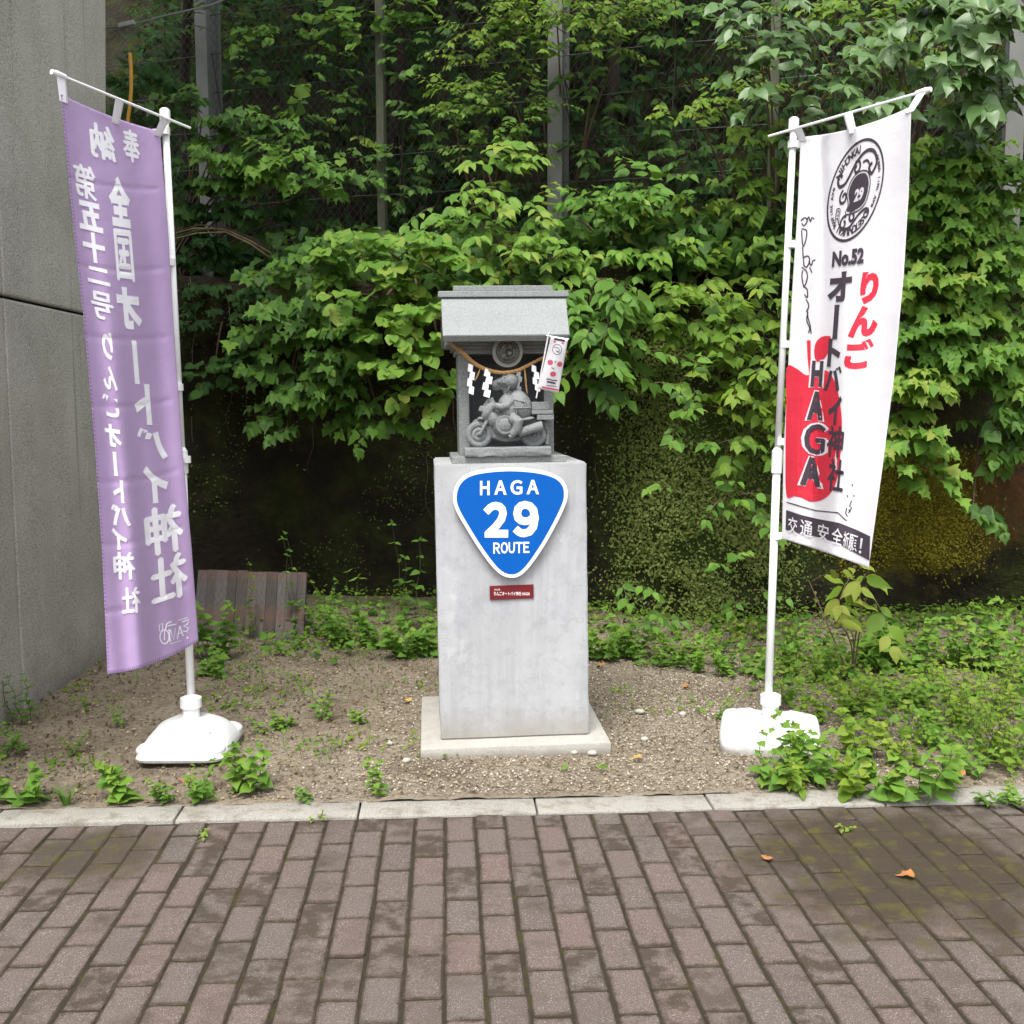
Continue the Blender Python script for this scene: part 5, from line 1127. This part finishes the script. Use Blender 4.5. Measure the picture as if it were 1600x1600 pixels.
shrub('layered_tree_branch', 'dark layered maple like branches behind the purple banner pole', [(310, 180, 7.5, 55, 15, 6), (370, 195, 7.4, 55, 18, 7), (430, 205, 7.3, 40, 15, 4), (380, 255, 7.2, 60, 18, 7), (450, 265, 7.2, 60, 20, 7), (520, 285, 7.1, 40, 15, 5), (320, 250, 7.4, 40, 15, 4), (400, 290, 7.3, 60, 20, 5)], 'lobed', 'leaf', .125, 70, cat='tree', var=.42, root=Vector((-2.6, 7.9, 2.4)), flat=1.0)
shrub('shaded_shrub', 'deep green shrub in the shade beside the abutment behind the purple banner', [(220, 130, 7.8, 40, 30, 5), (270, 150, 7.8, 40, 20, 4), (300, 300, 7.6, 30, 60, 8), (310, 400, 7.5, 35, 50, 7), (230, 180, 7.8, 40, 20, 3), (340, 340, 7.5, 40, 40, 6), (440, 340, 7.4, 50, 25, 5)], 'lobed', 'leaf_dark', .12, 60, var=.45, root=Vector((-2.5, 8.0, 2.4)))
shrub('fence_vine', 'heart leaved vine hanging on the chain link fence beside the thin mossy post', [(530, 30, 8.0, 40, 20, 4), (570, 50, 7.95, 30, 25, 4), (440, 40, 8.2, 40, 20, 4), (410, 60, 8.2, 25, 12, 2), (465, 150, 8.1, 20, 20, 2), (490, 190, 8.1, 20, 20, 2), (530, 150, 8.0, 15, 25, 2), (540, 220, 8.0, 15, 30, 2), (600, 20, 7.9, 30, 15, 3), (650, 20, 7.8, 30, 15, 3)], 'round', 'leaf', .125, 60, cat='vine', var=.6, root=Vector((-1.2, 8.0, 2.5)), n=4, stems=False)
shrub('bank_top_ivy', 'low dark round leaved ivy on the ledge behind the purple banner', [(370, 570, 7.1, 50, 20, 6), (420, 580, 7.0, 30, 18, 4), (330, 590, 7.1, 20, 15, 3), (380, 545, 7.2, 40, 15, 4)], 'round', 'leaf_dark', .12, 40, cat='vine', var=.8, n=4)
shrub('ledge_ivy', 'dark trailing foliage over the shaded lip of the bank right of the purple banner pole', [(300, 455, 7.2, 40, 18, 5), (350, 460, 7.15, 40, 18, 6), (400, 455, 7.1, 30, 18, 5), (310, 500, 7.1, 25, 20, 3), (360, 500, 7.05, 20, 15, 2), (230, 440, 7.3, 40, 20, 4), (400, 500, 7.0, 20, 20, 2)], 'ovate', 'leaf_dark', .10, 40, cat='vine', var=.45, droop=.9, stems=False)
shrub('leaning_sapling', 'yellow green sapling with big leaves beneath the white banner, at the foot of the bank', [(1270, 910, 5.4, 40, 18, 3), (1340, 905, 5.3, 40, 18, 4), (1270, 960, 5.3, 35, 20, 3), (1330, 990, 5.2, 35, 15, 3), (1370, 930, 5.3, 25, 12, 2)], 'ovate', 'leaf_yellow', .165, 60, cat='sapling', var=.84, per=.36, root=gnd(1330, 1065), flat=.6, n=5, stem_r=.005, droop=.3)

shrub('fence_creeper', 'thin dark creeper scattered over the chain link fence between the leftmost and middle posts', [(400, 100, 8.1, 60, 60, 5), (450, 230, 8.0, 60, 60, 6), (520, 110, 8.0, 40, 80, 5), (640, 90, 7.8, 50, 70, 6), (660, 210, 7.7, 60, 60, 7), (560, 260, 7.8, 60, 40, 6), (720, 90, 7.7, 50, 70, 5), (620, 290, 7.7, 60, 30, 6), (360, 40, 8.2, 60, 40, 5), (240, 40, 8.3, 40, 40, 4), (680, 20, 7.8, 60, 25, 5)], 'ovate', 'leaf', .095, 80, cat='vine', var=.26, per=1.25, root=Vector((-1.0, 8.05, 2.5)), n=6, stems=False)
shrub('fence_thicket', 'dark leafy thicket on the fence between the middle post and the white banner pole', [(960, 120, 7.5, 60, 60, 8), (1040, 100, 7.3, 60, 60, 7), (1000, 220, 7.3, 70, 40, 8), (1110, 60, 7.2, 50, 50, 6), (1110, 250, 7.1, 60, 40, 8), (1170, 90, 7.0, 40, 60, 5), (920, 230, 7.5, 40, 40, 6), (1060, 10, 7.3, 70, 25, 6), (1060, 340, 6.9, 60, 30, 7)], 'ovate', 'leaf', .085, 90, cat='vine', var=.32, per=1.2, root=Vector((1.2, 7.45, 2.5)), n=6, stems=False)
shrub('bank_sprigs', 'scattered bright sprigs sprouting from the mossy hump between shrine and white banner', [(1000, 600, 6.1, 30, 20, 2), (1060, 650, 5.95, 30, 20, 3), (1020, 560, 6.15, 40, 25, 3), (1110, 700, 5.9, 30, 20, 3), (1130, 770, 5.85, 40, 25, 4), (1185, 800, 5.85, 30, 25, 4), (1050, 760, 5.85, 20, 15, 1), (1140, 880, 5.85, 30, 20, 2), (1170, 930, 5.85, 25, 15, 2), (980, 900, 5.95, 25, 20, 2), (1000, 960, 5.9, 30, 15, 3), (1080, 590, 6.05, 40, 25, 4)], 'ovate', 'leaf', .085, 70, cat='plant', var=.55, n=5, stems=False, root=Vector((1.2, 6.3, 1.0)))
dbr = empty('dead_branch', at(440, 430, 7.3), 'bundle of thin bare brown branches arching in front of the leftmost fence posts', 'branch')
for k in range(4):
    MB().tube([at(x + rs.normal(0, 4), y + k * 4 + rs.normal(0, 3), 7.3) - Vector(dbr.location) for x, y in ((262, 366), (310, 354), (352, 352), (392, 370), (425, 398), (445, 432))], [.003, .004, .005, .006, .006, .006], 5).build('twig', M['straw_stem'] if k % 2 else M['twig'], dbr)
dst = empty('dry_stalk_bundle', at(1018, 470, 6.9), 'pale dry broken stalks standing in the dark right of the shrine', 'dry stalks')
for (xa, ya, xb, yb) in ((1022, 385, 1016, 470), (1029, 392, 1026, 475), (1000, 350, 962, 470), (1034, 420, 1032, 480), (1012, 400, 1008, 478)):
    MB().tube([at(xb, yb, 6.9) - Vector(dst.location), at((xa + xb) / 2 + 2, (ya + yb) / 2, 6.88) - Vector(dst.location), at(xa, ya, 6.86) - Vector(dst.location)], [.007, .006, .004], 6).build('stalk', M['straw_stem'], dst)

# --- moss and small creeping leaves on the bank
def surf_cover(name, n, xr, zr, dens, size, mat, seed, shape='small', lift=.02, var=.25):
    r = np.random.default_rng(seed); X = r.uniform(*xr, n); tz = r.uniform(zr[0] / 2.3, zr[1] / 2.3, n); k = r.random(n) < dens(X, tz * 2.3); X, tz = X[k], tz[k]
    P = hill(X, tz); e = .02; du = hill(X + e, tz) - P; dv = hill(X, tz + e / 2.3) - P; N = np.cross(du, dv); N /= np.linalg.norm(N, axis=1, keepdims=True) + 1e-9; N[N[:, 1] > 0] *= -1
    P = P + N * (r.random((len(P), 1)) * lift); D = r.normal(0, 1, (len(P), 3)) + np.array([0, -.3, -.5]); Nn = N * .8 + np.array([0, -.2, .6]) + r.normal(0, .35, (len(P), 3))
    S = r.uniform(*size, len(P)); W, Fq, kk = leaf_cloud(shape, P, D, Nn, S); v = var - .15 + .8 * fbm(X * 2.6, tz * 6, seed=seed) + r.normal(0, .13, len(P))
    return fast_mesh(name, W, Fq, M[mat], None, np.repeat(v, kk), 'stuff')
hum = lambda X, z: np.exp(-((X - 1.22) / .48) ** 4) * sstep(2.1, 1.7, z) * (.12 + .88 * sstep(.42, .56, fbm(X * 3.2, z * 3.2, seed=71)))
surf_cover('creeping_groundcover', 95000, (.35, 2.2), (.02, 2.2), hum, (.012, .027), 'moss', 41, lift=.07, var=.72)
yel = lambda X, z: np.exp(-((X - 2.45) / .42) ** 4 - ((z - .85) / .36) ** 4) * sstep(.36, .5, fbm(X * 5, z * 5, seed=73))
surf_cover('yellow_moss', 26000, (1.8, 3.1), (.3, 1.5), yel, (.010, .022), 'moss_yellow', 43, lift=.02, var=.5)
surf_cover('bank_moss', 14000, (-3, 3.4), (.05, 2.25), lambda X, z: .9 * sstep(.5, .64, fbm(X * 2.3, z * 2.3, seed=75)), (.010, .024), 'moss', 45, lift=.02)
# hanging roots and dry stalks
mb = MB()
for _ in range(34):
    X = rs.uniform(-2.3, 3.2); tz = rs.uniform(.45, 1.0); p = Vector(hill(X, tz).tolist()); L = rs.uniform(.15, .7); sw = rs.normal(0, .05)
    mb.tube([p + Vector((sw * f + .04 * math.sin(f * 6 + X * 9) * f, -.05 - .06 * f, -L * f)) for f in (0, .2, .4, .6, .8, 1)], [.003, .003, .0025, .002, .0015, .001], 3, False)
mb.build('hanging_roots', M['twig'], kind='stuff')
mb = MB()
for _ in range(170):
    X = rs.uniform(-2.6, 3.2); y = float(fence_y(X)) + rs.normal(.0, .12); z0 = rs.uniform(2.4, 3.6); L = rs.uniform(.5, 1.8); a = rs.normal(0, .22)
    mb.tube([Vector((X + a * L * f + .03 * math.sin(f * 5 + X), y + .05 * f, z0 + L * f)) for f in (0, .33, .66, 1)], [.005, .005, .004, .002], 3, False)
mb.build('dry_stems', M['bark'], kind='stuff')
for X0, z0 in ((.95, 2.02), (1.02, 1.95)): pass

# --- undergrowth on the hillside behind the fence, and the trees above it that shade the bank
def hill_cover(name, n, xr, tr, size, mat, seed, dens, lift=.25, shape='heart', var=.35):
    r = np.random.default_rng(seed); X = r.uniform(*xr, n); T = r.uniform(*tr, n); k = r.random(n) < dens(X, T); X, T = X[k], T[k]; P = hill(X, T) + np.stack([0 * X, -r.random(len(X)) * lift, r.random(len(X)) * lift], -1)
    D = r.normal(0, .8, P.shape) + np.array([0, -.6, -.4]); N = np.array([0, -.5, .8]) + r.normal(0, .35, P.shape); S = r.uniform(*size, len(P)); W, Fq, kk = leaf_cloud(LIGHT[shape], P, D, N, S)
    return fast_mesh(name, W, Fq, M[mat], None, np.repeat(var + .5 * (fbm(X * 1.5, T * 6, seed=seed) - .5) + r.normal(0, .1, len(P)), kk), 'stuff')
hill_cover('hillside_undergrowth', 30000, (-4, 5.5), (1.75, 2.75), (.06, .13), 'leaf_dark', 51, lambda X, T: .42 + .58 * sstep(.46, .62, fbm(X * 1.3, T * 5, seed=53)) * (.35 + .65 * sstep(-1.5, 1.5, X)))
hill_cover('ledge_undergrowth', 6500, (-3.2, 4), (.93, 1.9), (.06, .12), 'leaf', 52, lambda X, T: sstep(-1.9, -1.0, X) * (.3 + .7 * sstep(.4, .6, fbm(X * 2, T * 4, seed=54))), .35, 'lobed', .30)
def tree(name, label, X, T, h, crown, n, lean, size=.16, mat='leaf_dark'):
    p = Vector(hill(X, T).tolist()); ob = empty(name, p, label, 'tree', 'trees on the hillside behind the fence'); mb = MB(); top = Vector((lean[0], lean[1], h)); tw = MB()
    mb.tube([top * f + Vector((.06 * math.sin(f * 7 + X), 0, 0)) for f in np.linspace(-.05, 1, 9)], [.055 - .005 * i for i in range(9)], 9); L = Leaves()
    for _ in range(n):
        v = unit(rs.normal(0, 1, 3)); r = rs.random() ** .4; c = np.array(p + top) + v * r * np.array(crown)
        spray(L, None, c, v * np.array([1, 1, .3]) + np.array([0, -.3, .1]), size * 3.2, size, .4 + rs.normal(0, .1), 6, .5)
    for _ in range(14):
        v = Vector(unit(rs.normal(0, 1, 3))); s_ = top * rs.uniform(.6, .95); e = top + Vector((v.x * crown[0], v.y * crown[1], v.z * crown[2])) * .8; mb.tube([s_, (s_ + e) / 2 + Vector((0, 0, .15)), e], [.035, .022, .008], 6)
    mb.build('trunk', M['bark'], ob); P = L; P.emit('ovate', mat, ob, 0, rest='crown')
tree('hillside_tree', 'tree trunk behind the fence nearest the abutment, crown above the frame', -2.9, 2.12, 4.3, (2.2, 2.0, 1.0), 700, (.5, -1.2))
tree('hillside_tree', 'slim dark tree behind the fence between the two left posts', -1.0, 2.15, 4.3, (2.0, 1.9, .9), 680, (.3, -1.1))
tree('hillside_tree', 'slim dark tree behind the fence just right of the middle post', .75, 2.18, 4.4, (1.8, 1.6, .9), 480, (.2, -.4))

# --- ground plants
def weed(label, px, py, h, size, shape='ovate', mat='leaf', pairs=6, var=.5, stems=3, spread=.06, name='weed', cat='weed', group=None, lean=0.0):
    var += .14; stems = max(2, int(stems * .85)); size *= .85 * rs.uniform(.85, 1.2); h *= rs.uniform(1.05, 1.5); p = gnd(px, py); p.z = float(soil_z(p.x, p.y)) - .004; ob = empty(name, p, label, cat, group); L = Leaves(); tw = MB()
    for s in range(stems):
        a = rs.uniform(0, 6.28); d = np.array([math.cos(a) * spread / h + lean, math.sin(a) * spread / h - .1, 1.0]); hh = h * rs.uniform(.65, 1.05); b = np.array([rs.normal(0, spread * .35), rs.normal(0, spread * .35), 0]); q = [b]
        for k in range(pairs):
            f = (k + 1) / pairs; c = b + d * hh * f + np.array([.01 * math.sin(k * 2 + s), 0, 0]); q.append(c); th = rs.uniform(0, 3.14)
            for sg in (0, math.pi):
                ang = th + sg; ld = np.array([math.cos(ang), math.sin(ang) - .15, .35 - .5 * rs.random()]); L.add(np.array(p) + c, ld, unit(np.array([-ld[0] * .3, -.35, 1]) + rs.normal(0, .2, 3)), size * (1.15 - .55 * f) * rs.uniform(.75, 1.2), var + .15 * f + rs.normal(0, .09))
        L.add(np.array(p) + q[-1], (rs.normal(0, .4), -.4, .5), (0, -.6, .7), size * .5, var + .25); tw.tube([Vector(x) for x in q], [max(.001, .0028 * (1 - i / (len(q) + 1))) for i in range(len(q))], 4, False)
    tw.build('stem', M['stem'], ob); L.emit(shape, mat, ob, 60, minpx=7, cell=7); return ob
def tuft(label, px, py, h, n, name='grass_tuft'):
    p = gnd(px, py); p.z = float(soil_z(p.x, p.y)) - .003; ob = empty(name, p, label, 'grass')
    for k in range(n):
        a = rs.uniform(0, 6.28); r = rs.uniform(.3, 1) * h; w = .004; V = []; d = np.array([math.cos(a), math.sin(a), 0]); sd = np.array([-d[1], d[0], 0])
        for f in np.linspace(0, 1, 6): c = d * (.012 + r * .75 * f ** 1.5) + np.array([0, 0, h * (1.1 * f - .55 * f * f)]) * rs.uniform(.9, 1); ww = w * (1 - f) ** .6; V += [c + sd * ww, c - sd * ww]
        MB().add(V, [(2 * i, 2 * i + 1, 2 * i + 3, 2 * i + 2) for i in range(5)]).build('blade', M['leaf'], ob, col=float(rs.uniform(.35, .75)))
W_ = weed
W_('tall leafy weed growing against the foot of the abutment', 38, 1135, .24, .055, pairs=7, stems=4, spread=.06, var=.40)
W_('broad bushy weed at the left edge of the soil by the abutment', 12, 1185, .12, .055, stems=6, spread=.12, var=.36)
W_('heart leaved weed at the left end of the kerb', 48, 1262, .11, .060, 'heart', stems=4, spread=.07, var=.48)
W_('small pale weed alone by the foot of the abutment wall', 128, 1178, .09, .035, stems=3, var=.5)
tuft('clump of arching grass blades on the kerb edge', 104, 1262, .11, 26)
W_('leafy green weed on the kerb between the grass clump and the white base', 195, 1257, .13, .060, 'heart', stems=4, spread=.07, var=.55)
W_('low weed just in front of the left banner base', 258, 1254, .07, .045, stems=4, spread=.06, var=.45)
W_('bushy weed covering the front corner of the left banner base', 318, 1250, .10, .055, stems=5, spread=.08, var=.45)
W_('upright weed at the right end of the left banner base', 392, 1240, .13, .050, 'heart', stems=5, spread=.06, var=.48)
W_('tiny weed by the kerb right of the left banner base', 480, 1254, .05, .032, stems=3, spread=.04, var=.4)
W_('single upright weed by the kerb in front of the plinth', 588, 1250, .10, .040, stems=3, spread=.04, var=.55, pairs=8)
W_('low bright weed patch between the left base and the plinth', 420, 1150, .06, .042, stems=4, spread=.07, var=.6)
W_('flat weed lying beside the bright patch left of the plinth', 455, 1138, .04, .048, stems=3, spread=.06, var=.5)
W_('upright weed further back left of the plinth', 504, 1130, .10, .040, stems=4, spread=.05, var=.52)
W_('small weed nearest the left side of the plinth footing', 556, 1135, .06, .034, stems=3, spread=.06, var=.55)
W_('thin pale weed in the bare soil between abutment and left base', 190, 1138, .07, .030, stems=2, spread=.03, var=.5)
W_('tiny weed sprouting in bare soil behind the left base', 345, 1112, .04, .028, stems=2, spread=.04, var=.45)
W_('short weed in front of the leaning board', 440, 1024, .07, .040, stems=4, spread=.06, var=.45)
W_('leafy weed at the right lower corner of the leaning board', 462, 1014, .07, .045, stems=3, spread=.05, var=.40)
W_('bushy weed left of the leaning board beside the purple banner', 330, 1030, .30, .070, 'heart', stems=9, spread=.16, var=.46)
W_('second bushy weed below the first beside the purple banner hem', 325, 1062, .12, .055, 'heart', stems=7, spread=.12, var=.5)
W_('sprig peeping over the top of the leaning board in the middle', 393, 1004, .48, .060, stems=2, spread=.03, var=.36)
W_('sprig peeping over the top right corner of the leaning board', 465, 1000, .46, .055, stems=2, spread=.04, var=.36)
W_('narrow leaved spike standing up in the dark right of the board', 553, 1000, .36, .10, 'lance', stems=2, spread=.05, var=.4, pairs=4)
W_('tall dark weed against the bank just left of the plinth', 640, 1000, .50, .075, stems=4, spread=.12, var=.30)
for px, py, h, lab in ((505, 1000, .26, 'lush weed clump touching the right edge of the board'), (540, 1010, .20, 'lush low weed clump below the narrow leaved spike'), (590, 1015, .20, 'lush weed clump in the middle between board and plinth'), (630, 1030, .18, 'lush weed clump left of the plinth on the soil edge'), (665, 1030, .16, 'lush weed clump half hidden by the plinth side')):
    W_(lab, px, py, h, .062, 'heart', stems=8, spread=.14, var=.47)
for px, py, h, s, shp_, lab in ((945, 1030, .16, .06, 'heart', 'green weed clump just right of the plinth at the bank foot'), (985, 1025, .20, .065, 'heart', 'green weed clump at the bank foot below the dark recess'), (1030, 1040, .16, .055, 'ovate', 'low weed clump where gravel meets the bank foot'), (1080, 1045, .18, .06, 'heart', 'weed clump at the bank foot midway to the white banner pole'), (1130, 1050, .18, .055, 'ovate', 'weed clump left of the white banner pole at the bank'), (1175, 1060, .16, .05, 'heart', 'weed clump directly behind the white banner pole'), (1235, 1055, .22, .06, 'heart', 'weed clump right behind the white banner pole'), (1290, 1060, .20, .065, 'ovate', 'weed clump at the foot of the yellow green sapling'), (1370, 1050, .24, .08, 'heart', 'large heart leaved weed clump below the mossy patch'), (1420, 1055, .20, .08, 'heart', 'second large heart leaved clump below the mossy patch'), (1480, 1045, .26, .07, 'ovate', 'leafy clump below the orange stained bank'), (1540, 1055, .28, .08, 'heart', 'leafy clump at the right edge by the bank foot'), (1590, 1075, .30, .07, 'ovate', 'tall clump at the far right edge of the soil')):
    W_(lab, px, py, h, s, shp_, stems=8, spread=.15, var=.5)
for px, py, h, s, shp_, mt, st_, lab in ((1195, 1230, .11, .055, 'heart', 'leaf', 5, 'dock like weed at the left front corner of the right banner base'), (1235, 1240, .13, .085, 'ovate', 'leaf_yellow', 6, 'broad yellowing weed on the kerb in front of the right base'), (1255, 1212, .20, .060, 'heart', 'leaf', 8, 'weed standing across the front of the right banner base'), (1285, 1225, .18, .075, 'ovate', 'leaf', 7, 'dark glossy weed in front of the right base corner'), (1330, 1240, .12, .065, 'heart', 'leaf_yellow', 5, 'bright yellow green weed on the kerb right of the base'), (1375, 1250, .14, .075, 'heart', 'leaf', 4, 'weed leaning over the kerb right of the bright one'), (1440, 1255, .22, .095, 'ovate', 'leaf', 4, 'largest upright broad leaved weed standing on the kerb'), (1475, 1240, .15, .075, 'ovate', 'leaf', 4, 'broad leaved weed just behind the largest kerb weed'), (1530, 1215, .10, .050, 'ovate', 'leaf', 5, 'low weed near the right end of the kerb'), (1335, 1185, .14, .055, 'heart', 'leaf_yellow', 6, 'weed clump behind the right banner base'), (1400, 1190, .12, .050, 'heart', 'leaf_yellow', 6, 'weed clump in the middle of the right hand greenery'), (1460, 1170, .12, .055, 'ovate', 'leaf', 6, 'weed clump behind the broad leaved kerb weeds'), (1340, 1120, .14, .050, 'heart', 'leaf_yellow', 7, 'weed clump on open soil right of the white pole'), (1420, 1110, .14, .055, 'heart', 'leaf', 7, 'weed clump on open soil toward the right edge'), (1110, 1128, .10, .035, 'ovate', 'leaf', 5, 'small weed at the left side of the right banner base'), (1225, 1110, .16, .045, 'ovate', 'leaf_yellow', 5, 'weed just right of the white pole collar'), (1280, 1135, .14, .05, 'heart', 'leaf_yellow', 6, 'weed behind the right shoulder of the right base')):
    W_(lab, px, py, h, s, shp_, mt, stems=st_, spread=.09, var=.52, pairs=5)
for px, py, h, lab in ((1550, 1190, .30, 'tall pale seeding weed at the right near the kerb'), (1590, 1210, .32, 'tall pale seeding weed at the very right edge'), (1560, 1120, .32, 'tall pale seeding weed further back at the right'), (1505, 1140, .24, 'pale seeding weed left of the tall ones')):
    W_(lab, px, py, h, .042, 'ovate', 'leaf_yellow', 10, .55, 9, .14)
W_('tiny weed growing on the kerb joint right of the plinth end', 1575, 1262, .06, .035, stems=4, spread=.06, var=.6)
W_('low green tuft at the right end of the kerb', 1530, 1262, .06, .035, stems=4, spread=.06, var=.35)
for px, py, lab in ((312, 1312, 'tiny yellow green weed in the paving joint near the left kerb joint'), (497, 1283, 'small flat leaf weed on the kerb front edge'), (1322, 1297, 'tiny weed in the mossy paving at the right')):
    p = W_(lab, px, py, .02, .030, stems=4, spread=.03, var=.75, pairs=2)
    p.location.z = .0

# dense low greenery: nobody could count it
def ground_cover(name, n, xr, yr, dens, size, hmax, mat, seed, shape='small'):
    r = np.random.default_rng(seed); X = r.uniform(*xr, n); Y = r.uniform(*yr, n); k = (r.random(n) < dens(X, Y)) & (Y > kb(X) + .02); X, Y = X[k], Y[k]
    hh = hmax * (.25 + .75 * fbm(X * 3, Y * 3, seed=seed + 1)) * r.random(len(X)); P = np.stack([X, Y, soil_z(X, Y) + hh], -1); D = r.normal(0, 1, P.shape) * np.array([1, 1, .35]) + np.array([0, -.2, .1]); N = np.array([0, -.4, 1]) + r.normal(0, .35, P.shape)
    S = r.uniform(*size, len(X)); W, Fq, kk = leaf_cloud(shape, P, D, N, S); v = .58 + .6 * (fbm(X * 4, Y * 4, seed=seed + 2) - .5) + r.normal(0, .13, len(X)); return fast_mesh(name, W, Fq, M[mat], None, np.repeat(v, kk), 'stuff')
gright = lambda X, Y: np.maximum(sstep(1.15, 1.7, X + .5 * (Y - 4.6) * .5) * (.25 + .75 * sstep(.36, .56, fbm(X * 3.2, Y * 3.2, seed=81))) * sstep(3.8, 4.3, Y), .5 * sstep(5.6, 6.1, Y + .3 * (fbm(X * 3, Y * 3, seed=82) - .5)) * sstep(-1.9, -1.2, X))
ground_cover('low_groundcover', 26000, (-1.9, 3.4), (3.8, 7.0), gright, (.016, .040), .17, 'leaf_yellow', 83, 'small')
ground_cover('broad_groundcover', 2400, (-1.9, 3.4), (4.0, 7.0), gright, (.04, .07), .12, 'leaf', 86, 'heart')
def grass_cover(name, n, xr, yr, dens, h, seed):
    r = np.random.default_rng(seed); X = r.uniform(*xr, n); Y = r.uniform(*yr, n); k = (r.random(n) < dens(X, Y)) & (Y > kb(X) + .02); X, Y = X[k], Y[k]; n = len(X)
    b = np.stack([X, Y, soil_z(X, Y) - .003], -1); a = r.uniform(0, 6.28, n); hh = r.uniform(.3, 1, n) * h; d = np.stack([np.cos(a), np.sin(a), 0 * a], -1) * hh[:, None]; w = np.stack([-np.sin(a), np.cos(a), 0 * a], -1) * .0016; up = np.array([0, 0, 1.0]) * hh[:, None]
    P = np.stack([b - w, b + w, b + d * .22 + up * .6 + w * .8, b + d * .22 + up * .6 - w * .8, b + d * .75 + up * .85], 1); F5 = np.array([(0, 1, 2), (0, 2, 3), (3, 2, 4)])
    return fast_mesh(name, P.reshape(-1, 3), (F5[None] + (np.arange(n) * 5)[:, None, None]).reshape(-1, 3), M['leaf'], None, np.repeat(.55 + r.normal(0, .2, n), 5), 'stuff')
gpat = lambda X, Y: sstep(.50, .66, fbm(X * 2.6, Y * 2.6, seed=95))
grass_cover('thin_grass', 9000, (-2.7, 3.4), (3.8, 6.8), lambda X, Y: gpat(X, Y) * .5 * (1 - .8 * gravel_mask(X, Y)) + gright(X, Y) * .6, .10, 96)
ground_cover('soil_sprouts', 9000, (-2.6, 1.2), (3.9, 6.6), lambda X, Y: .7 * sstep(.55, .68, fbm(X * 3.5, Y * 3.5, seed=88)), (.014, .034), .045, 'leaf_yellow', 89, 'small')

# --- fallen leaves and loose stones
M['fallen'] = leaf_material('fallen_leaf', [(0, (.30, .13, .05)), (.5, (.42, .19, .07)), (1, (.55, .34, .10))], .1, .7, .1)
def fallen(label, px, py, s, ang, v, z=None):
    p = gnd(px, py); p.z = .009 if z is None else float(soil_z(p.x, p.y)) + .012; V, Fc = LEAF['lobed']; V = V.copy(); V[:, 2] = .10 * np.sin(V[:, 1] * 5) + .25 * np.abs(V[:, 0]); me = bpy.data.meshes.new('fallen_leaf'); me.from_pydata((V * s).tolist(), [], Fc)
    o = link('fallen_leaf', me, M['fallen'], None, True, fix=False); o.location = p; o.rotation_euler = (0, 0, ang); o.color = (v, 0, 0, 1); tag(o, label, 'leaf', 'fallen leaves')
fallen('largest orange brown fallen leaf lying on the mossy pavers', 1428, 1374, .052, 1.2, .35); fallen('small brown curled leaf on the pavers left of the large fallen leaf', 1197, 1347, .036, -.6, .2)
fallen('yellow fallen leaf on the soil left of the plinth footing', 640, 1103, .05, 1.0, .95, 1); fallen('pale yellow leaf on gravel in front of the right base', 1003, 1195, .045, 1.5, .8, 1); fallen('orange leaf at the edge of the weeds right of the plinth', 940, 1046, .05, .4, .4, 1); fallen('brown curled leaf under the left banner base', 292, 1232, .05, .2, .15, 1); fallen('orange leaf between weeds near the white pole', 1078, 1078, .05, 2.0, .3, 1); fallen('tan leaf lying under the kerb weeds at the right', 1505, 1222, .06, .7, .5, 1)
M['pale_stone'] = simple('pale_stone', (.40, .38, .34), .85, .2, .15, 40)
for i, (px, py, s, lab) in enumerate(((999, 1120, .018, 'pale stone on gravel right of the plinth'), (1066, 1123, .016, 'pale stone on gravel left of the right banner base'), (896, 1183, .016, 'white stone at the front edge of the plinth footing'), (925, 1184, .015, 'rounded stone at the right front corner of the footing'), (635, 1196, .015, 'white stone in the soil left of the footing front'), (610, 1168, .013, 'small pale stone left of the plinth footing'), (1007, 1160, .013, 'small grey stone on gravel right of the footing'))):
    bm = bmesh.new(); bmesh.ops.create_icosphere(bm, subdivisions=2, radius=1); r = np.random.default_rng(i)
    for v in bm.verts: v.co = Vector((v.co.x * 1.3, v.co.y, v.co.z * .75)) * s * (1 + .35 * (float(fbm(v.co.x * 1.5 + i, v.co.y * 1.5, v.co.z * 1.5, 91)) - .5) * 2)
    p = gnd(px, py); p.z = float(soil_z(p.x, p.y)) + s * .3; o = MB().bm(bm).build('stone', M['pale_stone'], None, True); o.location = p; o.rotation_euler.z = i; tag(o, lab, 'stone', 'loose pale stones')
# --- words for the setting and for what nobody could count
for nm, lab, cat in (('paving', 'reddish grey brick paving with mossy joints in front of the kerb', 'paving'), ('kerb', 'pale concrete kerb stones between brick paving and soil', 'kerb'), ('ground', 'bare ground far beyond the paving', 'ground'), ('soil', 'brown bare soil bed between kerb and bank', 'soil'), ('hillside', 'dark mossy bank and hillside behind the shrine', 'hillside'),
                     ('gravel', 'fine crushed stone strewn round the plinth', 'gravel'), ('dry_litter', 'dry brown litter scattered over the soil', 'litter'), ('creeping_groundcover', 'tiny leaved creeper covering the mossy hump right of the plinth', 'ground cover'), ('yellow_moss', 'olive yellow moss on the bank beside the white banner', 'moss'), ('bank_moss', 'patchy dark moss over the bank', 'moss'),
                     ('hanging_roots', 'thin brown roots hanging down the bank', 'roots'), ('dry_stems', 'thin dark stems standing along the fence', 'stems'), ('hillside_undergrowth', 'dark undergrowth on the slope behind the fence', 'undergrowth'), ('ledge_undergrowth', 'green undergrowth along the foot of the fence', 'undergrowth'),
                     ('low_groundcover', 'small leaved yellow green weeds carpeting the soil at the right', 'ground cover'), ('broad_groundcover', 'broader leaved weeds among the carpet of weeds at the right', 'ground cover'), ('thin_grass', 'thin grass blades scattered over the soil', 'grass'), ('soil_sprouts', 'tiny sprouts dotted over the bare soil', 'sprouts')):
    tag(bpy.data.objects[nm], lab, cat)
